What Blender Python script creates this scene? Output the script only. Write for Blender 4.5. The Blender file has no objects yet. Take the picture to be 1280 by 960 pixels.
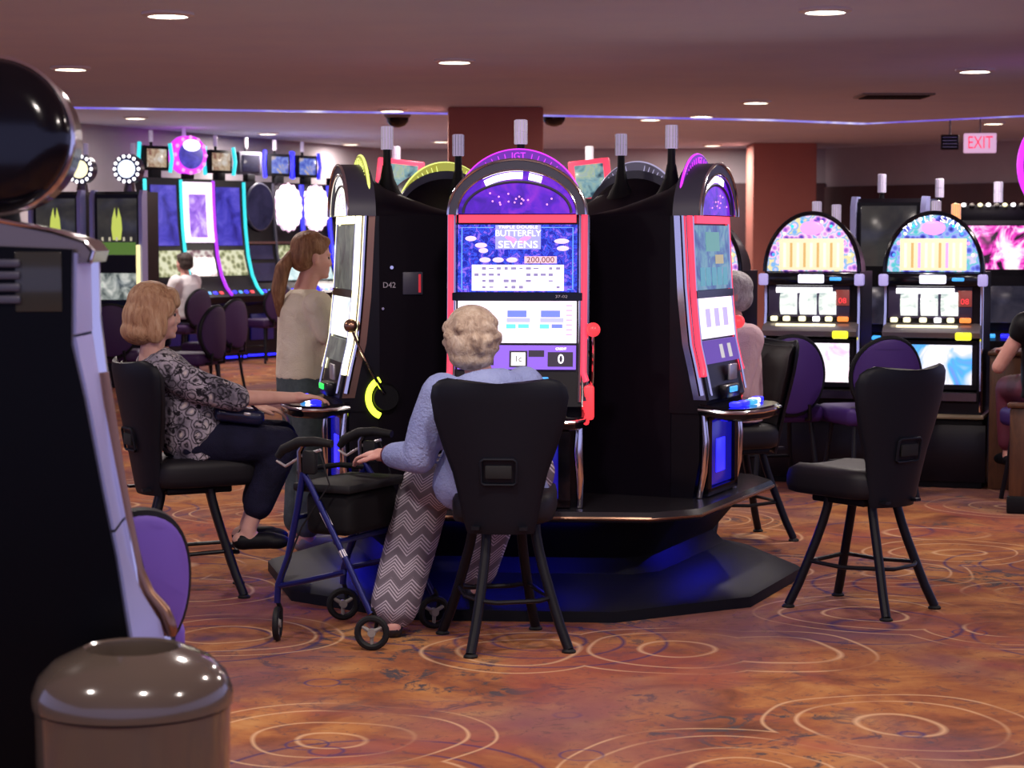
import bpy, bmesh, math, random
from mathutils import Vector, Matrix
V = Vector
R = math.radians
random.seed(7)
SC = bpy.context.scene
COL = SC.collection

# ------------------------------------------------------------------ camera
cam_d = bpy.data.cameras.new('camera')
cam_d.sensor_width = 36.0
cam_d.lens = 2600 / 1280 * 36.0
cam_d.clip_end = 200
cam_d.dof.use_dof = True
cam_d.dof.focus_distance = 8.7
cam_d.dof.aperture_fstop = 6.0
cam = bpy.data.objects.new('camera', cam_d)
COL.objects.link(cam)
cam.location = (0, 0, 1.55)
cam.rotation_euler = (R(90) - math.atan(180 / 2600), 0, 0)
SC.camera = cam

# ------------------------------------------------------------------ world, exposure
w = bpy.data.worlds.new('world')
SC.world = w
w.use_nodes = True
w.node_tree.nodes['Background'].inputs[0].default_value = (.50, .50, 1.0, 1)
w.node_tree.nodes['Background'].inputs[1].default_value = .9
SC.view_settings.view_transform = 'Standard'
SC.view_settings.look = 'None'
SC.view_settings.gamma = 1
SC.view_settings.use_curve_mapping = False
SC.view_settings.exposure = 0.0
LAMP_W = 37.0

# ------------------------------------------------------------------ materials
MATS = {}
def mat(name, col=(.5, .5, .5), rough=.5, metal=0., emit=None, strength=1., spec=.5, trans=0., coat=0.):
    if name in MATS: return MATS[name]
    m = bpy.data.materials.new(name); m.use_nodes = True
    b = m.node_tree.nodes['Principled BSDF']
    b.inputs['Base Color'].default_value = (*col, 1)
    b.inputs['Roughness'].default_value = rough
    b.inputs['Metallic'].default_value = metal
    b.inputs['Specular IOR Level'].default_value = spec
    b.inputs['Transmission Weight'].default_value = trans
    b.inputs['Coat Weight'].default_value = coat
    if emit is not None:
        b.inputs['Emission Color'].default_value = (*emit, 1)
        b.inputs['Emission Strength'].default_value = strength
    MATS[name] = m
    return m

class NT:
    """small node helper"""
    def __init__(s, m):
        s.m = m; s.t = m.node_tree; s.b = s.t.nodes['Principled BSDF']
    def n(s, typ, **kw):
        nd = s.t.nodes.new(typ)
        for k, v in kw.items():
            if k in nd.inputs.keys(): nd.inputs[k].default_value = v
            else: setattr(nd, k, v)
        return nd
    def l(s, a, b): s.t.links.new(a, b)
    def coord(s, scale=(1, 1, 1), which='Object', loc=(0, 0, 0)):
        c = s.n('ShaderNodeTexCoord'); mp = s.n('ShaderNodeMapping')
        mp.inputs['Scale'].default_value = scale; mp.inputs['Location'].default_value = loc
        s.l(c.outputs[which], mp.inputs[0]); return mp.outputs[0]
    def math(s, op, a, b=None, clamp=False):
        nd = s.n('ShaderNodeMath', operation=op); nd.use_clamp = clamp
        for i, q in enumerate((a, b)):
            if q is None: continue
            if isinstance(q, (int, float)): nd.inputs[i].default_value = q
            else: s.l(q, nd.inputs[i])
        return nd.outputs[0]
    def noise(s, co, scale, detail=2, rough=.5, dist=0):
        nd = s.n('ShaderNodeTexNoise'); s.l(co, nd.inputs['Vector'])
        nd.inputs['Scale'].default_value = scale; nd.inputs['Detail'].default_value = detail
        nd.inputs['Roughness'].default_value = rough; nd.inputs['Distortion'].default_value = dist
        return nd.outputs['Fac']
    def vor(s, co, scale, out='Distance', feature='F1'):
        nd = s.n('ShaderNodeTexVoronoi', feature=feature); s.l(co, nd.inputs['Vector'])
        nd.inputs['Scale'].default_value = scale
        return nd.outputs[out]
    def ramp(s, fac, stops, interp='LINEAR'):
        nd = s.n('ShaderNodeValToRGB'); s.l(fac, nd.inputs[0]); cr = nd.color_ramp; cr.interpolation = interp
        while len(cr.elements) < len(stops): cr.elements.new(.5)
        for e, (p, c) in zip(cr.elements, stops): e.position = p; e.color = (*c, 1)
        return nd.outputs[0]
    def mix(s, fac, a, b):
        nd = s.n('ShaderNodeMix', data_type='RGBA')
        for i, q in ((0, fac), (6, a), (7, b)):
            if isinstance(q, (int, float)): nd.inputs[i].default_value = q
            elif isinstance(q, tuple): nd.inputs[i].default_value = (*q, 1)
            else: s.l(q, nd.inputs[i])
        return nd.outputs[2]
    def line(s, d, r, wd):
        """1 where |d-r|<wd, soft"""
        a = s.math('ABSOLUTE', s.math('SUBTRACT', d, r))
        return s.math('SUBTRACT', 1.0, s.math('DIVIDE', a, wd, False), True)
    def base(s, c): s.l(c, s.b.inputs['Base Color'])
    def emit(s, c, st): s.l(c, s.b.inputs['Emission Color']); s.b.inputs['Emission Strength'].default_value = st
    def bump(s, h, dist=.002, strength=1.):
        nd = s.n('ShaderNodeBump'); s.l(h, nd.inputs['Height'])
        nd.inputs['Distance'].default_value = dist; nd.inputs['Strength'].default_value = strength
        s.l(nd.outputs[0], s.b.inputs['Normal'])

def carpet_mat():
    m = mat('carpet', rough=.95, spec=.1); t = NT(m)
    co = t.coord()
    wob = t.n('ShaderNodeTexNoise', Scale=1.3, Detail=1.0); t.l(co, wob.inputs['Vector'])
    vm = t.n('ShaderNodeVectorMath', operation='MULTIPLY_ADD')
    t.l(wob.outputs['Color'], vm.inputs[0]); vm.inputs[1].default_value = (.25, .25, 0); t.l(co, vm.inputs[2])
    wc = vm.outputs[0]
    n1 = t.noise(co, 2.3, 5, .62, .6)
    base = t.ramp(n1, [(.28, (.10, .036, .026)), (.44, (.25, .085, .04)), (.56, (.37, .15, .055)), (.7, (.46, .23, .085))])
    patch = t.noise(co, 5.5, 6, .7, 1.2)
    area = t.noise(co, .9, 2)
    pm = t.math('MULTIPLY', t.ramp(patch, [(.54, (0, 0, 0)), (.6, (1, 1, 1))]), t.ramp(area, [(.45, (0, 0, 0)), (.56, (1, 1, 1))]))
    c = t.mix(pm, base, (.07, .055, .06))
    red = t.ramp(t.noise(co, 1.1, 3, .5, 1.0), [(.5, (0, 0, 0)), (.62, (.55, .55, .55))])
    c = t.mix(red, c, (.29, .07, .06))
    pur = t.ramp(t.noise(co, .7, 3, .6, .5), [(.46, (0, 0, 0)), (.64, (.75, .75, .75))])
    c = t.mix(pur, c, (.15, .075, .10))
    fine = t.ramp(t.noise(co, 11, 5, .7, 2.), [(.56, (0, 0, 0)), (.64, (.6, .6, .6))])
    c = t.mix(fine, c, (.10, .055, .06))
    d1 = t.vor(wc, .95)
    d2 = t.vor(t.coord(loc=(3.7, 1.9, 0)), .8)
    d3 = t.vor(t.coord(loc=(9.1, 5.3, 0)), 2.1)
    gate = t.ramp(t.noise(co, 1.7, 1), [(.38, (.15, .15, .15)), (.5, (1, 1, 1))])
    def rings(d, rs, wd):
        o = None
        for r in rs:
            q = t.line(d, r, wd); o = q if o is None else t.math('MAXIMUM', o, q)
        return t.math('MULTIPLY', o, gate)
    c = t.mix(t.math('MULTIPLY', rings(d2, (.16, .27, .40), .011), .85), c, (.045, .03, .10))
    c = t.mix(t.math('MULTIPLY', rings(d1, (.13, .24, .37, .46), .009), .7), c, (.66, .42, .24))
    c = t.mix(t.math('MULTIPLY', rings(d3, (.14,), .018), .8), c, (.05, .035, .12))
    t.base(c)
    t.bump(t.noise(co, 160, 2), .004, .5)
    return m

def wall_mat(name, c1, c2, rough=.8):
    m = mat(name, rough=rough); t = NT(m)
    t.base(t.ramp(t.noise(t.coord(), 1.6, 4), [(.3, c1), (.7, c2)])); t.bump(t.noise(t.coord(), 70, 2), .002, .3)
    return m

def screen_mat(name, stops, scale=18, strength=1.3, kind='noise', sc=(1, 1, 1)):
    """lit screen artwork"""
    if name in MATS: return MATS[name]
    m = mat(name, (.01, .01, .015), .15); t = NT(m)
    co = t.coord(sc)
    f = t.vor(co, scale) if kind == 'vor' else t.noise(co, scale, 3, .6, .8)
    t.emit(t.ramp(f, stops), strength)
    return m

def cloth(name, c1, c2, scale=60, rough=.85):
    m = mat(name, rough=rough, spec=.2); t = NT(m); co = t.coord()
    t.base(t.ramp(t.noise(co, 9, 3), [(.3, c1), (.7, c2)]))
    t.bump(t.math('ADD', t.math('MULTIPLY', t.noise(co, 14, 2, .5, .8), 3.), t.noise(co, scale * 4, 1)), .006, .6)
    return m

def hair_mat(name, stops, sc=(30, 30, 5)):
    m = mat(name, rough=.55, spec=.35); t = NT(m)
    n = t.noise(t.coord(sc), 1.6, 4, .65, .5)
    t.base(t.ramp(n, stops)); t.bump(n, .012, .9)
    return m

def paisley_mat():
    m = mat('paisley_print', rough=.8, spec=.2); t = NT(m); co = t.coord()
    dn = t.n('ShaderNodeTexNoise', Scale=14.0); t.l(co, dn.inputs['Vector'])
    vm = t.n('ShaderNodeVectorMath', operation='MULTIPLY_ADD'); t.l(dn.outputs['Color'], vm.inputs[0])
    vm.inputs[1].default_value = (.05, .05, .05); t.l(co, vm.inputs[2]); wc = vm.outputs[0]
    d = t.vor(wc, 19)
    c = t.ramp(t.noise(co, 11, 3), [(.35, (.10, .09, .12)), (.5, (.28, .25, .31)), (.7, (.45, .41, .46))])
    rg = t.math('MAXIMUM', t.line(d, .36, .1), t.line(d, .62, .07))
    c = t.mix(rg, c, (.012, .01, .016))
    c = t.mix(t.line(d, .08, .16), c, (.55, .48, .45))
    blk = t.ramp(t.noise(wc, 17, 3, .6, 2.5), [(.56, (0, 0, 0)), (.6, (1, 1, 1))])
    c = t.mix(blk, c, (.012, .01, .016))
    t.base(c); t.bump(t.noise(co, 14, 2, .5, .6), .01, .6)
    return m

def chevron_mat():
    m = mat('chevron_print', rough=.85, spec=.2); t = NT(m)
    co = t.coord(); sp = t.n('ShaderNodeSeparateXYZ'); t.l(co, sp.inputs[0])
    z = sp.outputs['Z']
    x = t.math('ADD', sp.outputs['X'], t.math('MULTIPLY', z, -.22))
    zig = t.math('PINGPONG', x, .042)
    v = t.math('ADD', z, t.math('MULTIPLY', zig, .95))
    big = t.math('PINGPONG', v, .042)
    fine = t.math('PINGPONG', v, .0065)
    s1 = t.math('GREATER_THAN', fine, .0036)
    s2 = t.math('GREATER_THAN', big, .014)
    c = t.mix(t.math('MULTIPLY', s1, s2), (.15, .125, .15), (.52, .46, .52))
    t.base(c); t.bump(t.noise(co, 12, 2), .012, .6)
    return m

def denim_mat(name, c1, c2):
    m = mat(name, rough=.85, spec=.2); t = NT(m); co = t.coord()
    t.base(t.ramp(t.noise(co, 7, 5, .7), [(.3, c1), (.7, c2)])); t.bump(t.noise(co, 18, 3), .006, .6)
    return m

def skin_mat(name, c1, c2):
    m = mat(name, rough=.5, spec=.35); t = NT(m)
    t.base(t.ramp(t.noise(t.coord(), 16, 3), [(.3, c1), (.7, c2)]))
    m.node_tree.nodes['Principled BSDF'].inputs['Subsurface Weight'].default_value = .08
    return m

def wood_mat():
    m = mat('brown_wood', rough=.4); t = NT(m)
    t.base(t.ramp(t.noise(t.coord((8, 8, 1)), 3, 4, .6, 1.), [(.3, (.045, .016, .008)), (.7, (.11, .045, .018))]))
    return m

def vinyl(name, col, rough=.42):
    m = mat(name, col, rough, spec=.3); t = NT(m)
    t.bump(t.noise(t.coord(), 240, 2), .0003, .3)
    return m

BLACK = mat('black_cabinet', (.004, .003, .006), .32, spec=.3)
SIDEBLK = mat('dark_side_panel', (.004, .002, .006), .5, spec=.12)
GLOSS = mat('gloss_black', (.004, .004, .007), .12, spec=.4)
MATTE = mat('matte_black', (.004, .004, .006), .55, spec=.2)
CHROME = mat('chrome', (.82, .80, .82), .12, 1.)
DKCHROME = mat('dark_chrome', (.22, .20, .22), .22, 1.)
BRONZE = mat('bronze_trim', (.35, .20, .13), .28, .9)
LAV = mat('lavender_metal', (.42, .44, .80), .38, .35)
HOODM = mat('hood_grey', (.055, .054, .085), .42, .0)
CHBLK = vinyl('black_vinyl', (.007, .006, .009), .52)
SHELL = mat('black_plastic_shell', (.006, .007, .012), .5, spec=.2)
LEGM = mat('black_steel_leg', (.005, .005, .008), .4, spec=.25)
PURV = vinyl('purple_vinyl', (.17, .095, .50), .5)
PURD = vinyl('deep_purple_vinyl', (.042, .015, .125), .5)
PURK = vinyl('dark_plum_vinyl', (.035, .010, .06), .55)
WHITE_E = mat('white_light', (.9, .9, .9), .3, emit=(1, .97, 1), strength=2.2)
PINKW = mat('pink_white_screen', (.1, .1, .1), .2, emit=(1, .80, 1), strength=1.6)
RED_E = mat('red_neon', (.3, .02, .05), .3, emit=(1, .055, .11), strength=1.25)
REDHOT = mat('red_glow', (.3, .02, .02), .3, emit=(1, .045, .06), strength=1.3)
YEL_E = mat('yellow_green_glow', (.3, .3, .05), .3, emit=(.75, 1., .05), strength=2.6)
WARM_E = mat('warm_white_neon', (.5, .5, .4), .3, emit=(1, .93, .55), strength=2.2)
TEAL_E = mat('teal_neon', (.05, .3, .3), .3, emit=(.02, .62, .70), strength=1.3)
BLUE_E = mat('blue_panel_light', (.01, .01, .2), .3, emit=(.012, .012, 1.), strength=3.2)
DBLUE_E = mat('deep_blue_light', (.01, .01, .1), .3, emit=(.01, .01, .45), strength=.7)
CYAN_E = mat('cyan_button_light', (.05, .1, .3), .3, emit=(.05, .42, 1.), strength=1.2)
PURP_E = mat('violet_strip_panel', (.1, .05, .3), .3, emit=(.30, .13, .85), strength=.95)
MAG_E = mat('magenta_neon', (.2, .02, .3), .3, emit=(.75, .04, .95), strength=1.25)
PINK_E = mat('pink_neon', (.3, .1, .3), .3, emit=(1, .35, .85), strength=1.3)
VIOLET_E = mat('violet_dome', (.05, .02, .2), .2, emit=(.18, .02, .75), strength=.9)
GREEN_E = mat('green_light', (.02, .2, .04), .3, emit=(.03, .9, .12), strength=1.3)
ORANGE_E = mat('orange_light', (.3, .1, .02), .3, emit=(1, .25, .05), strength=1.3)
YELL_E = mat('yellow_light', (.3, .3, .02), .3, emit=(.95, .9, .03), strength=1.2)
CREAM_E = mat('cream_light', (.3, .3, .2), .3, emit=(1, .90, .55), strength=1.5)
CANDLE_G = mat('candle_glass', (.62, .56, .72), .25, emit=(.62, .52, .80), strength=.28)
INK = mat('dark_ink', (.03, .02, .06), .5)
GREYINK = mat('grey_ink', (.45, .42, .48), .5)
BLUE_FR = mat('blue_metal_frame', (.007, .010, .11), .3, .4)
RUBBER = mat('black_rubber', (.008, .008, .009), .6, spec=.25)
GREYPL = mat('grey_plastic', (.24, .22, .20), .5)
SILVER = mat('silver_plate', (.55, .53, .55), .35, .7)

# ------------------------------------------------------------------ mesh builder
def frame_from(d):
    d = d.normalized()
    a = V((0, 0, 1)) if abs(d.z) < .9 else V((1, 0, 0))
    x = d.cross(a).normalized(); y = x.cross(d).normalized()
    return x, y

class MB:
    def __init__(s): s.v = []; s.f = []
    def add(s, vs, fs):
        o = len(s.v); s.v += [tuple(v) for v in vs]; s.f += [tuple(i + o for i in f) for f in fs]; return s
    def box(s, c, size, M=None):
        cx, cy, cz = c; a, b, d = (q / 2 for q in size)
        vs = [V((x, y, z)) for x in (-a, a) for y in (-b, b) for z in (-d, d)]
        if M is not None: vs = [M @ v for v in vs]
        vs = [v + V(c) for v in vs]
        return s.add(vs, [(0, 1, 3, 2), (4, 6, 7, 5), (0, 4, 5, 1), (2, 3, 7, 6), (0, 2, 6, 4), (1, 5, 7, 3)])
    def rbox(s, c, size, r, seg=2, M=None):
        bm = bmesh.new(); bmesh.ops.create_cube(bm, size=1)
        bmesh.ops.scale(bm, vec=size, verts=bm.verts)
        bmesh.ops.bevel(bm, geom=list(bm.edges), offset=r, segments=seg, affect='EDGES', profile=.5)
        bm.verts.index_update()
        vs = [v.co.copy() for v in bm.verts]
        if M is not None: vs = [M @ v for v in vs]
        fs = [[v.index for v in f.verts] for f in bm.faces]; bm.free()
        return s.add([v + V(c) for v in vs], fs)
    def loft(s, rings, cap=True, closed=True):
        n = len(rings[0]); vs = [p for r in rings for p in r]; fs = []
        for i in range(len(rings) - 1):
            for j in range(n if closed else n - 1):
                k = (j + 1) % n
                fs.append((i * n + j, i * n + k, (i + 1) * n + k, (i + 1) * n + j))
        if cap:
            fs.append(tuple(range(n))[::-1]); fs.append(tuple(range((len(rings) - 1) * n, len(rings) * n)))
        return s.add(vs, fs)
    def prism_x(s, yz, x0, x1): return s.loft([[(x0, y, z) for y, z in yz], [(x1, y, z) for y, z in yz]])
    def prism_y(s, xz, y0, y1): return s.loft([[(x, y0, z) for x, z in xz], [(x, y1, z) for x, z in xz]])
    def prism_z(s, xy, z0, z1): return s.loft([[(x, y, z0) for x, y in xy], [(x, y, z1) for x, y in xy]])
    def cyl(s, p0, p1, r0, r1=None, n=16):
        r1 = r0 if r1 is None else r1
        p0, p1 = V(p0), V(p1); x, y = frame_from(p1 - p0)
        rg = [[p + (x * math.cos(2 * math.pi * i / n) + y * math.sin(2 * math.pi * i / n)) * r for i in range(n)] for p, r in ((p0, r0), (p1, r1))]
        return s.loft(rg)
    def tube(s, pts, r, n=10, closed=False):
        pts = [V(p) for p in pts]; m = len(pts)
        rs = r if isinstance(r, (list, tuple)) else [r] * m
        rings = []; px = None
        for i, p in enumerate(pts):
            a = pts[(i - 1) % m] if (closed or i > 0) else p
            b = pts[(i + 1) % m] if (closed or i < m - 1) else p
            d = (b - a).normalized()
            if px is None: x, y = frame_from(d)
            else:
                x = (px - d * px.dot(d)).normalized(); y = x.cross(d).normalized()
            px = x
            rings.append([p + (x * math.cos(2 * math.pi * k / n) + y * math.sin(2 * math.pi * k / n)) * rs[i] for k in range(n)])
        if closed: rings.append(rings[0]); return s.loft(rings, cap=False)
        return s.loft(rings)
    def ell(s, c, rad, M=None, nu=16, nv=10):
        c = V(c); rings = []
        top = V((0, 0, rad[2])); bot = -top
        for i in range(1, nv):
            t = math.pi * i / nv
            rings.append([V((rad[0] * math.sin(t) * math.cos(2 * math.pi * k / nu), rad[1] * math.sin(t) * math.sin(2 * math.pi * k / nu), -rad[2] * math.cos(t))) for k in range(nu)])
        vs = [bot] + [p for r in rings for p in r] + [top]
        if M is not None: vs = [M @ v for v in vs]
        fs = [(0, 1 + (k + 1) % nu, 1 + k) for k in range(nu)]
        for i in range(nv - 2):
            for k in range(nu):
                q = (k + 1) % nu
                fs.append((1 + i * nu + k, 1 + i * nu + q, 1 + (i + 1) * nu + q, 1 + (i + 1) * nu + k))
        o = 1 + (nv - 2) * nu; l = len(vs) - 1
        fs += [(l, o + k, o + (k + 1) % nu) for k in range(nu)]
        return s.add([v + c for v in vs], fs)
    def lathe(s, prof, n=32, c=(0, 0, 0), sx=1., sy=1.):
        rings = [[(c[0] + r * sx * math.cos(2 * math.pi * k / n), c[1] + r * sy * math.sin(2 * math.pi * k / n), c[2] + z) for k in range(n)] for r, z in prof]
        return s.loft(rings)
    def cap(s, p0, p1, r0, r1, n=14):
        """tapered capsule"""
        p0, p1 = V(p0), V(p1); d = p1 - p0; L = d.length
        if L < 1e-5: return s.ell(p0, (r0,) * 3)
        d /= L; x, y = frame_from(d); rings = []
        for a in (-80, -55, -28, 0): rings.append((p0 + d * r0 * math.sin(R(a)), r0 * math.cos(R(a))))
        for a in (0, 28, 55, 80): rings.append((p1 + d * r1 * math.sin(R(a)), r1 * math.cos(R(a))))
        return s.loft([[p + (x * math.cos(2 * math.pi * k / n) + y * math.sin(2 * math.pi * k / n)) * q for k in range(n)] for p, q in rings])
    def tor(s, secs, side, n=20):
        """stack of elliptic sections: (point, half-width along side, half-depth)"""
        side = V(side).normalized(); rings = []
        m = len(secs)
        for i, (p, a, b) in enumerate(secs):
            d = (V(secs[min(i + 1, m - 1)][0]) - V(secs[max(i - 1, 0)][0])).normalized()
            f = d.cross(side).normalized(); sd = f.cross(d).normalized()
            rings.append([V(p) + sd * a * math.cos(2 * math.pi * k / n) + f * b * math.sin(2 * math.pi * k / n) for k in range(n)])
        return s.loft(rings)
    def mesh(s, name, ang=38):
        bm = bmesh.new()
        vv = [bm.verts.new(v) for v in s.v]
        for f in s.f:
            try: bm.faces.new([vv[i] for i in f])
            except ValueError: pass
        bmesh.ops.remove_doubles(bm, verts=bm.verts, dist=1e-6)
        bmesh.ops.recalc_face_normals(bm, faces=bm.faces)
        me = bpy.data.meshes.new(name); bm.to_mesh(me); bm.free()
        me.polygons.foreach_set('use_smooth', [True] * len(me.polygons))
        me.set_sharp_from_angle(angle=R(ang))
        return me
    def build(s, name, m, parent=None, ang=38):
        me = s.mesh(name, ang); me.materials.append(m)
        o = bpy.data.objects.new(name, me); COL.objects.link(o); o.parent = parent
        return o

def tag(o, label, cat, group=None):
    o['label'] = label; o['category'] = cat
    if group: o['group'] = group
    return o
def thing(name, label, cat, loc=(0, 0, 0), rz=0., group=None):
    o = bpy.data.objects.new(name, None); COL.objects.link(o)
    o.empty_display_size = .1
    o.location = loc; o.rotation_euler = (0, 0, rz)
    return tag(o, label, cat, group)
def struct(o): o['kind'] = 'structure'; return o
def copy_tree(o, parent=None):
    c = o.copy(); COL.objects.link(c); c.parent = parent
    for ch in list(o.children): copy_tree(ch, c)
    return c
def dup(o, loc, rz, label=None):
    c = copy_tree(o); c.location = loc; c.rotation_euler = (0, 0, rz)
    if label: c['label'] = label
    return c
def bake(o, mods):
    """apply modifiers to a temporary object"""
    for typ, kw in mods:
        md = o.modifiers.new(typ, typ)
        for k, v in kw.items(): setattr(md, k, v)
    dg = bpy.context.evaluated_depsgraph_get()
    me = bpy.data.meshes.new_from_object(o.evaluated_get(dg))
    return me
def text(name, body, size, m, parent, fn, width=None, depth=.002):
    """flat lettering; fn maps (x, up, out) to a local point"""
    cu = bpy.data.curves.new(name, 'FONT'); cu.body = body; cu.size = size
    cu.align_x = 'CENTER'; cu.align_y = 'CENTER'; cu.extrude = depth / 2; cu.resolution_u = 3
    t = bpy.data.objects.new('tmp', cu); COL.objects.link(t)
    me = bake(t, []); bpy.data.objects.remove(t); bpy.data.curves.remove(cu)
    xs = [v.co.x for v in me.vertices]
    k = width / (max(xs) - min(xs)) if width and xs else 1.
    for v in me.vertices: v.co = V(fn(v.co.x * k, v.co.y, v.co.z))
    me.materials.clear(); me.materials.append(m); me.name = name
    o = bpy.data.objects.new(name, me); COL.objects.link(o); o.parent = parent
    return o
def blob(name, mb, m, parent, voxel=.008, smooth=6, org=None):
    """one continuous surface from overlapping volumes"""
    me = mb.mesh('tmp'); t = bpy.data.objects.new('tmp', me); COL.objects.link(t)
    me2 = bake(t, [('REMESH', dict(mode='VOXEL', voxel_size=voxel)), ('SMOOTH', dict(factor=.5, iterations=smooth))])
    bpy.data.objects.remove(t); bpy.data.meshes.remove(me)
    me2.polygons.foreach_set('use_smooth', [True] * len(me2.polygons))
    if org is not None: me2.transform(Matrix.Translation(-V(org)))
    me2.name = name; me2.materials.clear(); me2.materials.append(m)
    o = bpy.data.objects.new(name, me2); COL.objects.link(o); o.parent = parent
    return o
def arch(rx, rz, n=24, a0=0, a1=180): return [(rx * math.cos(R(a0 + (a1 - a0) * i / n)), rz * math.sin(R(a0 + (a1 - a0) * i / n))) for i in range(n + 1)]
def lerp(a, b, t): return a + (b - a) * t
def interp(tab, z):
    if z <= tab[0][0]: return tab[0][1]
    for (a, b), (c, d) in zip(tab, tab[1:]):
        if z <= c: return lerp(b, d, (z - a) / (c - a))
    return tab[-1][1]

# ------------------------------------------------------------------ the room
ceil_m = wall_mat('ceiling_paint', (.68, .77, .97), (.74, .82, .98))
wall_m = wall_mat('mauve_wall_paint', (.36, .32, .35), (.42, .37, .40))
dado_m = wall_mat('maroon_wall_panel', (.055, .022, .028), (.08, .03, .035), .6)
col_m = wall_mat('rust_column_paint', (.38, .13, .10), (.44, .16, .12))
struct(MB().box((0, 20, -.05), (40, 50, .1)).build('floor', carpet_mat()))
EDGE = [(-9, 18.9), (-4.1, 19.7), (-.63, 20.6), (2.67, 21.7), (3.8, 22.4), (5.17, 21.0), (9, 19.5)]
struct(MB().prism_z([(-9, -3)] + EDGE + [(9, -3)], 2.8, 3.05).build('ceiling', ceil_m))
struct(MB().box((0, 29, 3.0), (24, 24, .1)).build('ceiling', ceil_m))
led = MB(); led.loft([[(x, y + .40, 2.805), (x, y + .43, 2.805), (x, y + .43, 2.90), (x, y + .40, 2.90)] for x, y in EDGE])
tag(led.build('cove_light_strip', screen_mat('cove_led', [(.36, (.16, .10, .62)), (.5, (.26, .22, .72)), (.64, (.75, .70, 1.))], 1.1, 1.15)), 'violet light strip running along the ceiling cove', 'light strip')
def wall(name, a, b, z0, z1, th, m):
    a, b = V((*a, 0)), V((*b, 0)); d = (b - a).normalized(); nrm = V((-d.y, d.x, 0)) * th
    return struct(MB().prism_z([a.xy, b.xy, (b + nrm).xy, (a + nrm).xy], z0, z1).build(name, m))
WP = [(-9.9, 15.), (-5.26, 25.1), (-1.98, 32.2), (4.8, 32.0), (9.5, 27.)]
wall('wall_left', WP[0], WP[2], 0, 2.95, .15, wall_m)
wall('wall_back', WP[2], WP[3], 0, 2.95, .15, wall_m)
wall('wall_right', WP[3], WP[4], 0, 2.95, .15, wall_m)
def trim(name, a, b, z0, z1, m):
    a, b = V((*a, 0)), V((*b, 0)); d = (b - a).normalized(); nrm = V((d.y, -d.x, 0)) * .04
    return struct(MB().prism_z([a.xy, b.xy, (b + nrm).xy, (a + nrm).xy], z0, z1).build(name, m))
trim('trim_1', WP[2], WP[3], .0, 2.42, dado_m)
trim('trim_2', WP[3], WP[4], .0, 2.36, dado_m)

def column(x, y, wdt, top, label):
    t = thing('column', label, 'column', (x, y, 0), 0, 'square rust-red columns')
    MB().rbox((0, 0, top / 2 + .0), (wdt, wdt, top), .02).build('shaft', col_m, t)
    MB().rbox((0, 0, .08), (wdt + .05, wdt + .05, .16), .01).build('plinth', dado_m, t)
column(-.155, 20.15, .90, 2.8, 'square rust-red column rising behind the round island of slot machines')
column(3.95, 30.7, .92, 2.95, 'square rust-red column against the far maroon wall behind the domed machines')

# ceiling downlights, each a lamp with its own light
lamp_face = mat('downlight_lens', (.9, .9, .9), .3, emit=(1, .86, .66), strength=9)
ring_m = mat('white_trim_ring', (.75, .72, .72), .4)
def downlight(x, y, z, label, watts=LAMP_W, r=.11):
    t = thing('ceiling_downlight', label, 'ceiling light', (x, y, z), 0, 'ceiling downlights')
    MB().lathe([(r + .035, 0), (r + .035, -.012), (r, -.022), (r, 0)], 24).build('trim_ring', ring_m, t)
    MB().lathe([(r - .001, -.001), (r - .001, -.012), (.01, -.016)], 24).build('lens', lamp_face, t)
    ld = bpy.data.lights.new('downlight_lamp', 'AREA'); ld.shape = 'DISK'; ld.size = .2
    ld.energy = watts; ld.color = (1, .88, .82)
    lo = bpy.data.objects.new('downlight_lamp', ld); COL.objects.link(lo); lo.parent = t; lo.location = (0, 0, -.03)
near = 'round warm downlight recessed in the lower mauve ceiling'
for x, y in ((2.2, 18.9), (1.9, 21.0), (-1.15, 20.1), (-3.2, 15.2), (3.4, 15.4), (-.4, 14.6), (-1.9, 11.6), (1.7, 11.4), (-3.6, 9.4), (3.6, 10.4),
             (0, 6.6), (-1.7, 6.0), (1.9, 6.4), (-2.4, 3.0), (0, 2.6), (2.2, 3.2)):
    downlight(x, y, 2.8, near)
far = 'round warm downlight, some of them added for brightness, in the raised ceiling beyond the violet cove'
for x, y in ((-3.2, 27.4), (2.95, 30.8), (5.75, 25.0), (0, 26.5), (-4.3, 23.9), (1.6, 24.2), (-1.0, 29.6)): downlight(x, y, 2.95, far, 75)  # extra downlights among these are added to brighten the far ceiling and walls
downlight(-2.35, 30.4, 2.95, 'downlight washing the mauve left wall with a warm scallop', 24)

def dome_camera(x, y, z, label):
    t = thing('dome_camera', label, 'security camera', (x, y, z), 0, 'dome cameras on the ceiling')
    MB().lathe([(.15, 0), (.15, -.03), (.13, -.05)], 24).build('housing', GREYPL, t)
    MB().lathe([(.128, -.045), (.12, -.09), (.085, -.135), (.03, -.155), (.002, -.157)], 24).build('smoked_dome', GLOSS, t)
dome_camera(.46, 23.0, 2.95, 'smoked dome camera on the ceiling right of the rust-red column')
dome_camera(-1.27, 23.2, 2.95, 'smoked dome camera on the ceiling over the left island machine')
t = thing('exit_sign', 'white exit sign box with red letters hung under the ceiling', 'exit sign', (5.28, 23.6, 2.64), R(-10))
MB().rbox((0, 0, 0), (.36, .08, .22), .012).build('box', mat('exit_face', (.7, .6, .7), .4, emit=(.75, .45, .70), strength=.8), t)
text('lettering', 'EXIT', .2, mat('exit_red', (.5, .02, .05), .4, emit=(1, .04, .12), strength=1.), t, lambda x, u, o: (x, -.043 - o, u), .27)
MB().cyl((0, 0, .10), (0, 0, .31), .012).build('hanger', GREYPL, t)
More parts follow.
